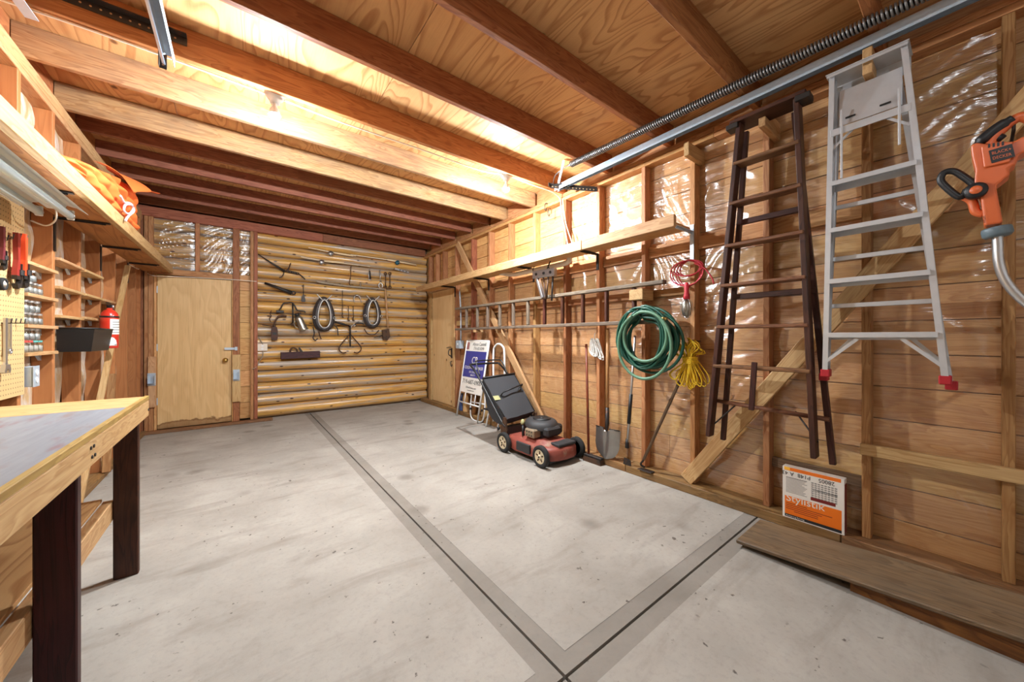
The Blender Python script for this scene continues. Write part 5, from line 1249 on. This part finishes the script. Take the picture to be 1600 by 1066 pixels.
for k in range(3):
    for j in range(2): obj('vent_hole', MB().lathe([(.009, 0), (.009, .001), (0, .001)], 8, frame((2.3245, 2.69 + k * .035, .24 + j * .035), (0, 1, 0), (0, 0, 1), (-1, 0, 0)), False), M['black'], mf)
obj('fuel_tank', span((2.60, 2.62, .22), (2.71, 2.84, .32), .02), M['black'], mw)
obj('air_filter', span((2.42, 2.56, .23), (2.62, 2.64, .32), .02), M['dustblack'], mw)
obj('oil_cap', MB(True).lathe([(.02, 0), (.022, .02), (.012, .05), (0, .052)], 12, Matrix.Translation((2.385, 2.90, .31))), M['tagc'], mw)
obj('oil_tube', tb([(2.385, 2.90, .31), (2.36, 2.86, .2)], .014, 8), M['black'], mw)
# rear door, handles, bag
obj('rear_frame', span((2.33, 3.10, .10), (2.69, 3.16, .25), .01), M['dustblack'], mw)
for s, x in ((-1, 2.285), (1, 2.725)):
    obj('height_bracket', MB().prism([(-.05, .05), (.04, .05), (.05, .22), (.0, .34), (-.04, .34), (-.06, .2)], -.008, .008, frame((x + s * .0, 3.10, .02), (0, 1, 0), (0, 0, 1), (1, 0, 0))), M['rust'], mw)
    obj('handle_tube', tb(curve([(x, 3.07, .26), (x, 3.2, .36), (x + s * -.0, 3.62, .76), (x, 3.78, .87)], 5), .0125, 8), M['black'], mw)
    obj('lever_knob', MB(True).lathe([(0, -.02), (.016, -.012), (.016, .012), (0, .02)], 10, Matrix.Translation((x - .02 * 1, 3.17, .23))), M['black'], mw)
obj('handle_bar', tb(curve([(2.285, 3.78, .87), (2.29, 3.805, .885), (2.34, 3.815, .89), (2.67, 3.815, .89), (2.72, 3.805, .885), (2.725, 3.78, .87)], 5), .0125, 8), M['black'], mw)
obj('control_bail', tb(curve([(2.30, 3.60, .765), (2.31, 3.70, .91), (2.35, 3.73, .935), (2.66, 3.73, .935), (2.70, 3.70, .91), (2.71, 3.60, .765)], 5), .008, 8), M['black'], mw)
tp = [V3((2.30, 3.08, .335)), V3((2.71, 3.08, .375)), V3((2.74, 3.50, .765)), V3((2.30, 3.545, .735))]
dn = V3((0, .16, -.16))
def bag(u, v):
    a = tp[0].lerp(tp[1], u); b = tp[3].lerp(tp[2], u); p = a.lerp(b, v); return p
mb = MB(True)
def bagtop(u, v): return bag(u, v) + V3((0, -.02, .02)) * math.sin(PI * u) * math.sin(PI * v) + V3((0, 0, .006)) * noise.noise(V3((u * 4, v * 6, 0)))
mb.sheet(bagtop, 12, 14)
lowr = lambda u, v: bag(.04 + .92 * u, .05 + .9 * v) + V3((0, .13, -.19)) * (.55 + .45 * math.sin(PI * min(1, v * 1.2)))
mb.sheet(lambda u, v: lowr(u, 1 - v), 12, 14)
for e in ((lambda t: (0, t)), (lambda t: (1, 1 - t)), (lambda t: (1 - t, 0)), (lambda t: (t, 1))):
    mb.sheet(lambda u, v, e=e: V3(bagtop(*e(u))).lerp(V3(lowr(*e(u))), v) + V3((0, .0, .0)), 12, 5)
bg = obj('grass_bag', mb, M['blackcloth'], mw)
obj('bag_rim', tb([tp[3] + V3((0, -.005, .01)), tp[2] + V3((0, -.005, .01))], .011, 8), M['black'], bg)
obj('bag_rim', tb([tp[0], tp[3]], .007, 6), M['black'], bg); obj('bag_rim', tb([tp[1], tp[2]], .007, 6), M['black'], bg)
h0, h1 = bag(.2, .50), bag(.92, .60); up = V3((0, -.055, .06))
hd = obj('bag_handle', tb([h0, h0 + up, h1 + up, h1], .009, 8), M['black'], mw)
obj('handle_pad', tb(curve([h0 + up * .2, h0.lerp(h1, .2) + up * .12 - V3((0, .03, .03)), h0.lerp(h1, .5) + up * .12 - V3((0, .04, .04)), h0.lerp(h1, .8) + up * .12 - V3((0, .03, .03)), h1 + up * .2], 5), .016, 8), M['black'], mw)

obj('warning_tag', bm_(bag(.06, .43) + V3((0, -.012, .012)), bag(.06, .53) + V3((0, -.012, .012)), .08, .002, (0, -.7, .7), 0), M['tagc'], bg)
# ---- yard sign on a white wire frame
sg = thing('yard_sign', 'blue and white realty yard sign leaning on the right wall', 'sign', (2.73, 4.6, 0))
BL, BR, TL, TR = V3((2.72, 4.93, 0)), V3((2.715, 4.318, 0)), V3((2.80, 4.735, 1.178)), V3((2.80, 4.14, 1.175))
def S(u, v): return (BL.lerp(BR, u)).lerp(TL.lerp(TR, u), v)
nrm = (BR - BL).cross(TL - BL).normalized(); nrm = nrm if nrm.x < 0 else -nrm
v0 = .335
def quad(u0, va, u1, vb, lift, mat, nm, parent, th=.0005):
    def W(u, v): return S(u, v0 + (1 - v0) * v) + nrm * lift
    q = [W(u0, va), W(u1, va), W(u1, vb), W(u0, vb)]; b = [p - nrm * th for p in q]
    mb = MB(); mb.add(q + b, [(0, 1, 2, 3), (7, 6, 5, 4), (0, 4, 5, 1), (1, 5, 6, 2), (2, 6, 7, 3), (3, 7, 4, 0)]); return obj(nm, mb, mat, parent)
pn = quad(0, 0, 1, 1, .006, M['paper'], 'panel', sg, .006)
quad(.02, .30, .985, .80, .007, M['navy'], 'print_field', pn)
ux = (BR - BL).normalized(); uy = (TL - BL).normalized()
def st(s, size, u, v, mat, sx=1.0, align='CENTER'):
    o = S(u, v0 + (1 - v0) * v) + nrm * .0082; text(s, size, frame(o, ux, uy, nrm), mat, pn, 'lettering', .0003, align, sx)
st('CB', .15, .5, .565, M['paper'], .85); st('COLDWELL BANKER', .062, .5, .46, M['paper'], .9); st('1ST CHOICE', .042, .5, .385, M['paper']); st('REALTY', .036, .5, .33, M['paper'])
st('Allyson Cantrell', .072, .61, .905, M['ink'], .78); st('719.433.0399', .062, .61, .825, M['ink'], .85)
st('719-687-0900', .095, .5, .175, M['ink'], .98); st('CB1stChoice.com', .04, .5, .09, M['ink']); st('Independently owned', .022, .5, .045, M['ink'])
M['portrait'] = plain('portrait_print', (150, 100, 96), .6, vary=.3, nscale=30)
quad(.04, .83, .16, .97, .0075, M['portrait'], 'portrait_print', pn)
for u in (0, 1): obj('leg', tb([S(u, 0) + V3((0, 0, .003)), S(u, 1)], .013, 8), M['white'], sg)
obj('crossbar', tb([S(0, .2), S(1, .2)], .011, 8), M['white'], sg); obj('crossbar', tb([S(0, 1), S(1, 1)], .01, 8), M['white'], sg)
for u in (.28, .75): obj('stake', tb([S(u, .335), S(u, .2)], .008, 6), M['white'], sg)
# ---- white tube stool with tall hoop
ws = thing('step_stool', 'white tubular step stool with tall hoop behind the mower', 'step stool', (2.74, 4.0, 0))
hp = [PX(771, 640, 2.80), PX(771, 552, 2.80), PX(774, 541, 2.80), PX(779, 537.5, 2.80), PX(785, 541, 2.80), PX(788, 552, 2.80), PX(789, 640, 2.80)]
hp[0].z = hp[-1].z = .068
obj('hoop', tb(curve([hp[0], hp[0].lerp(hp[1], .5)] + hp[1:6] + [hp[6].lerp(hp[5], .5), hp[6]], 5), .0135, 8), M['white'], ws)
yA, yB = hp[0].y, hp[-1].y
for yy in (yA, yB): obj('front_leg', tb([(2.81, yy + .02, .48), (2.69, yy + .02, .012)], .012, 8), M['white'], ws)
obj('tread', span((2.66, yB + .04, .24), (2.79, yA + .04, .262), .006), M['black'], ws)
obj('tread', span((2.72, yB + .04, .46), (2.83, yA + .04, .482), .006), M['black'], ws)
s2 = thing('folding_frame', 'low white tubular frame behind the yard sign legs', 'frame', (2.76, 4.5, 0))
fp = [PX(x, y, 2.775) for x, y in ((737, 617), (735, 640), (738, 648), (752, 652), (757, 644), (758, 612))]
fp[2].z = fp[3].z = .014
obj('tube', tb(curve(fp, 5), .011, 8), M['white'], s2); obj('rung', tb([PX(736, 628, 2.775), PX(757.5, 632, 2.775)], .009, 8), M['white'], s2)
for x, y in ((735.5, 640), (753, 643)): q = PX(x, y, 2.775); obj('plug', MB(True).lathe([(0, 0), (.014, 0), (.014, .03), (0, .03)], 10, Matrix.Translation(q)), M['black'], s2)
# ---- bottles and blocks behind the sign
def bottle(label, x, y, r, h, mat, capm, nmx='bottle'):
    b = thing(nmx, label, 'bottle', (x, y, .0675)); T = Matrix.Translation((x, y, .0675))
    obj('body', MB(True).lathe([(0, 0), (r * .95, 0), (r, .01), (r, h * .6), (r * .8, h * .72), (r * .35, h * .85), (r * .35, h * .93), (0, h * .93)], 16, T), mat, b)
    obj('cap', MB().lathe([(0, h * .93), (r * .42, h * .93), (r * .42, h), (0, h)], 12, T, False), capm, b)
bottle('blue plastic bottle on the sill behind the yard sign', 2.84, 4.97, .055, .27, plain('blue_bottle', (58, 76, 120), .35), M['ink'])
bottle('tan plastic jug on the sill behind the yard sign', 2.845, 4.84, .06, .36, M['tan'], M['white'], 'jug')
obj('cardboard_tube', tb([(2.845, 4.62, .068), (2.85, 4.62, .42)], .05, 14), M['stud'], None, 'brown round post section behind the yard sign', 'post')
obj('wood_block', span((2.825, 4.29, .0665), (2.90, 4.39, .50), .004), M['pale'], None, 'upright pale wood block behind the mower bag', 'block')
# ---- switch box and conduit by the far door
sb = thing('switch_box', 'grey metal switch box on the stud beside the far door', 'switch', PX(720, 545, 2.85))
q = PX(721, 538, 2.85); obj('box', span((2.80, q.y - .045, q.z - .07), (2.868, q.y + .09, q.z + .06), .004), M['galv'], sb)
obj('cover', span((2.794, q.y - .04, q.z - .065), (2.799, q.y + .085, q.z + .055), .002), M['galv'], sb)
obj('toggle', span((2.782, q.y + .01, q.z - .01), (2.793, q.y + .025, q.z + .015), .001), M['white'], sb)
obj('conduit', tb(curve([(2.85, q.y + .02, q.z + .06), (2.85, q.y + .02, q.z + .5), (2.85, q.y + .06, 2.0)], 4), .012, 8), M['galv'], sb)
# ---- bent pipe and clamp under the right shelf
bp = thing('bent_pipe', 'cream pipe with hooked end slung under the right shelf', 'pipe', PX(830, 420, 2.80))
obj('pipe', tb(curve([PX(x, y, 2.80) for x, y in ((778, 426), (800, 429), (818, 426), (850, 419), (878, 413), (888, 409), (890, 403), (885, 399))], 6), .028, 10), M['cable'], bp)
obj('end_fitting', tb([PX(886, 400, 2.80), PX(882, 397, 2.80)], .036, 10), M['darkmetal'], bp)
for x, y in ((836, 423), (860, 417)): q = PX(x, y, 2.80); obj('hanger_strap', tb(curve([q + V3((0, 0, -.035)), q + V3((-.035, 0, 0)), (2.79, q.y, 2.07)], 4), .005, 6), M['darkmetal'], bp)
cl = thing('steel_clamp', 'silver steel clamp with long legs under the right shelf', 'clamp', PX(845, 465, 2.80))
a, b = PX(834, 430, 2.69), PX(868, 425, 2.69)
hb = obj('head', bm_(a, b, .05, .085, (0, 0, 1), .006), M['steel'], cl)
for t in (.2, .55, .85): obj('bolt', MB().lathe([(.016, 0), (.016, .01), (0, .01)], 6, frame(a.lerp(b, t) + V3((-.025, 0, 0)), (0, 1, 0), (0, 0, 1), (-1, 0, 0)), False), M['darkmetal'], hb)
obj('leg', bm_(PX(840, 434, 2.69), PX(849, 466, 2.69), .03, .05, (1, 0, 0), .003), M['steel'], cl)
obj('rod', tb([PX(857, 430, 2.69), PX(853, 468, 2.69)], .011, 8), M['rust'], cl); obj('rod', tb([PX(849, 434, 2.70), PX(853, 462, 2.70)], .009, 8), M['rust'], cl)
obj('rod', tb([PX(864, 430, 2.71), PX(862, 470, 2.71)], .01, 8), M['darkmetal'], cl)
obj('hanger', tb([a.lerp(b, .6) + V3((0, 0, .03)), (2.75, a.lerp(b, .6).y, 2.07)], .006, 6), M['darkmetal'], cl)
# ---- overhead track on the right
tk = thing('overhead_track', 'long galvanised overhead door track with coil spring by the right wall', 'track', (2.75, .8, 2.8))
track(2.645, -1.2, 2.66, 2.77, tk, -1)
angle((2.56, 2.66, 2.80), (2.86, 2.30, 2.72), tk, (0, 0, -1), (-.77, -.64, 0), .035)
angle((2.58, 2.58, 2.79), (2.575, 2.50, 2.99), tk, (1, 0, 0), (0, -1, 0), .03, 'galv')
obj('cross_angle', bm_((2.53, 2.66, 2.795), (2.70, 2.66, 2.795), .004, .04, (0, 0, 1), 0), M['darkmetal'], tk)
obj('track_bolt', MB().lathe([(.012, 0), (.012, .012), (0, .012)], 6, frame((2.62, 2.62, 2.77), (0, 1, 0), (0, 0, 1), (-1, 0, 0)), False), M['darkmetal'], tk)
mb = MB(True); hx = []; turns = 215; ya, yb = 2.22, -1.1
for i in range(turns * 9 + 1):
    a = 2 * PI * i / 9; t = i / (turns * 9); hx.append((2.39 + .16 * t + .025 * math.cos(a), ya + (yb - ya) * t, 2.787 + .024 * math.sin(a)))
mb.tube(hx, .0058, 5); obj('coil_spring', mb, plain('spring_steel', (120, 118, 116), .4, .8), tk)
obj('spring_core', tb([(2.388, ya + .03, 2.787), (2.55, yb, 2.787)], .010, 8), M['darkmetal'], tk)
obj('spring_hook', tb(curve([(2.388, ya, 2.787), (2.388, ya + .06, 2.79), (2.45, ya + .26, 2.80), (2.56, ya + .40, 2.79)], 4), .005, 6), M['darkmetal'], tk)
# ---- lamp wiring
obj('lamp_cable', tb(curve([(.25, 2.82, 2.812), (.6, 2.81, 2.79), (1.2, 2.80, 2.785), (1.8, 2.81, 2.785), (2.07, 2.83, 2.835)], 6), .006, 6), M['cable'], None, 'white cable strung along the joist between the two bulbs', 'cable')
obj('lamp_cable', tb(curve([(2.18, 2.83, 2.84), (2.4, 2.80, 2.812), (2.7, 2.79, 2.805), (2.84, 2.80, 2.76), (2.845, 2.79, 2.62), (2.845, 2.73, 2.40), (2.842, 2.68, 2.2), (2.842, 2.67, 2.10)], 6), .006, 6), M['cable'], None, 'white cable dropping from the track end to the right shelf', 'cable')
obj('lamp_cable', tb(curve([(2.846, 2.765, 2.75), (2.846, 2.75, 2.6), (2.846, 2.70, 2.42), (2.843, 2.62, 2.22), (2.842, 2.615, 2.10)], 6), .005, 6), M['cable'], None, 'second white cable dropping beside a stud to the right shelf', 'cable')
obj('lamp_cable', tb(curve([(.15, 2.82, 2.812), (-.2, 2.80, 2.813), (-.6, 2.79, 2.812), (-.93, 2.80, 2.812)], 6), .006, 6), M['cable'], None, 'white cable running from the left bulb to the left wall', 'cable')
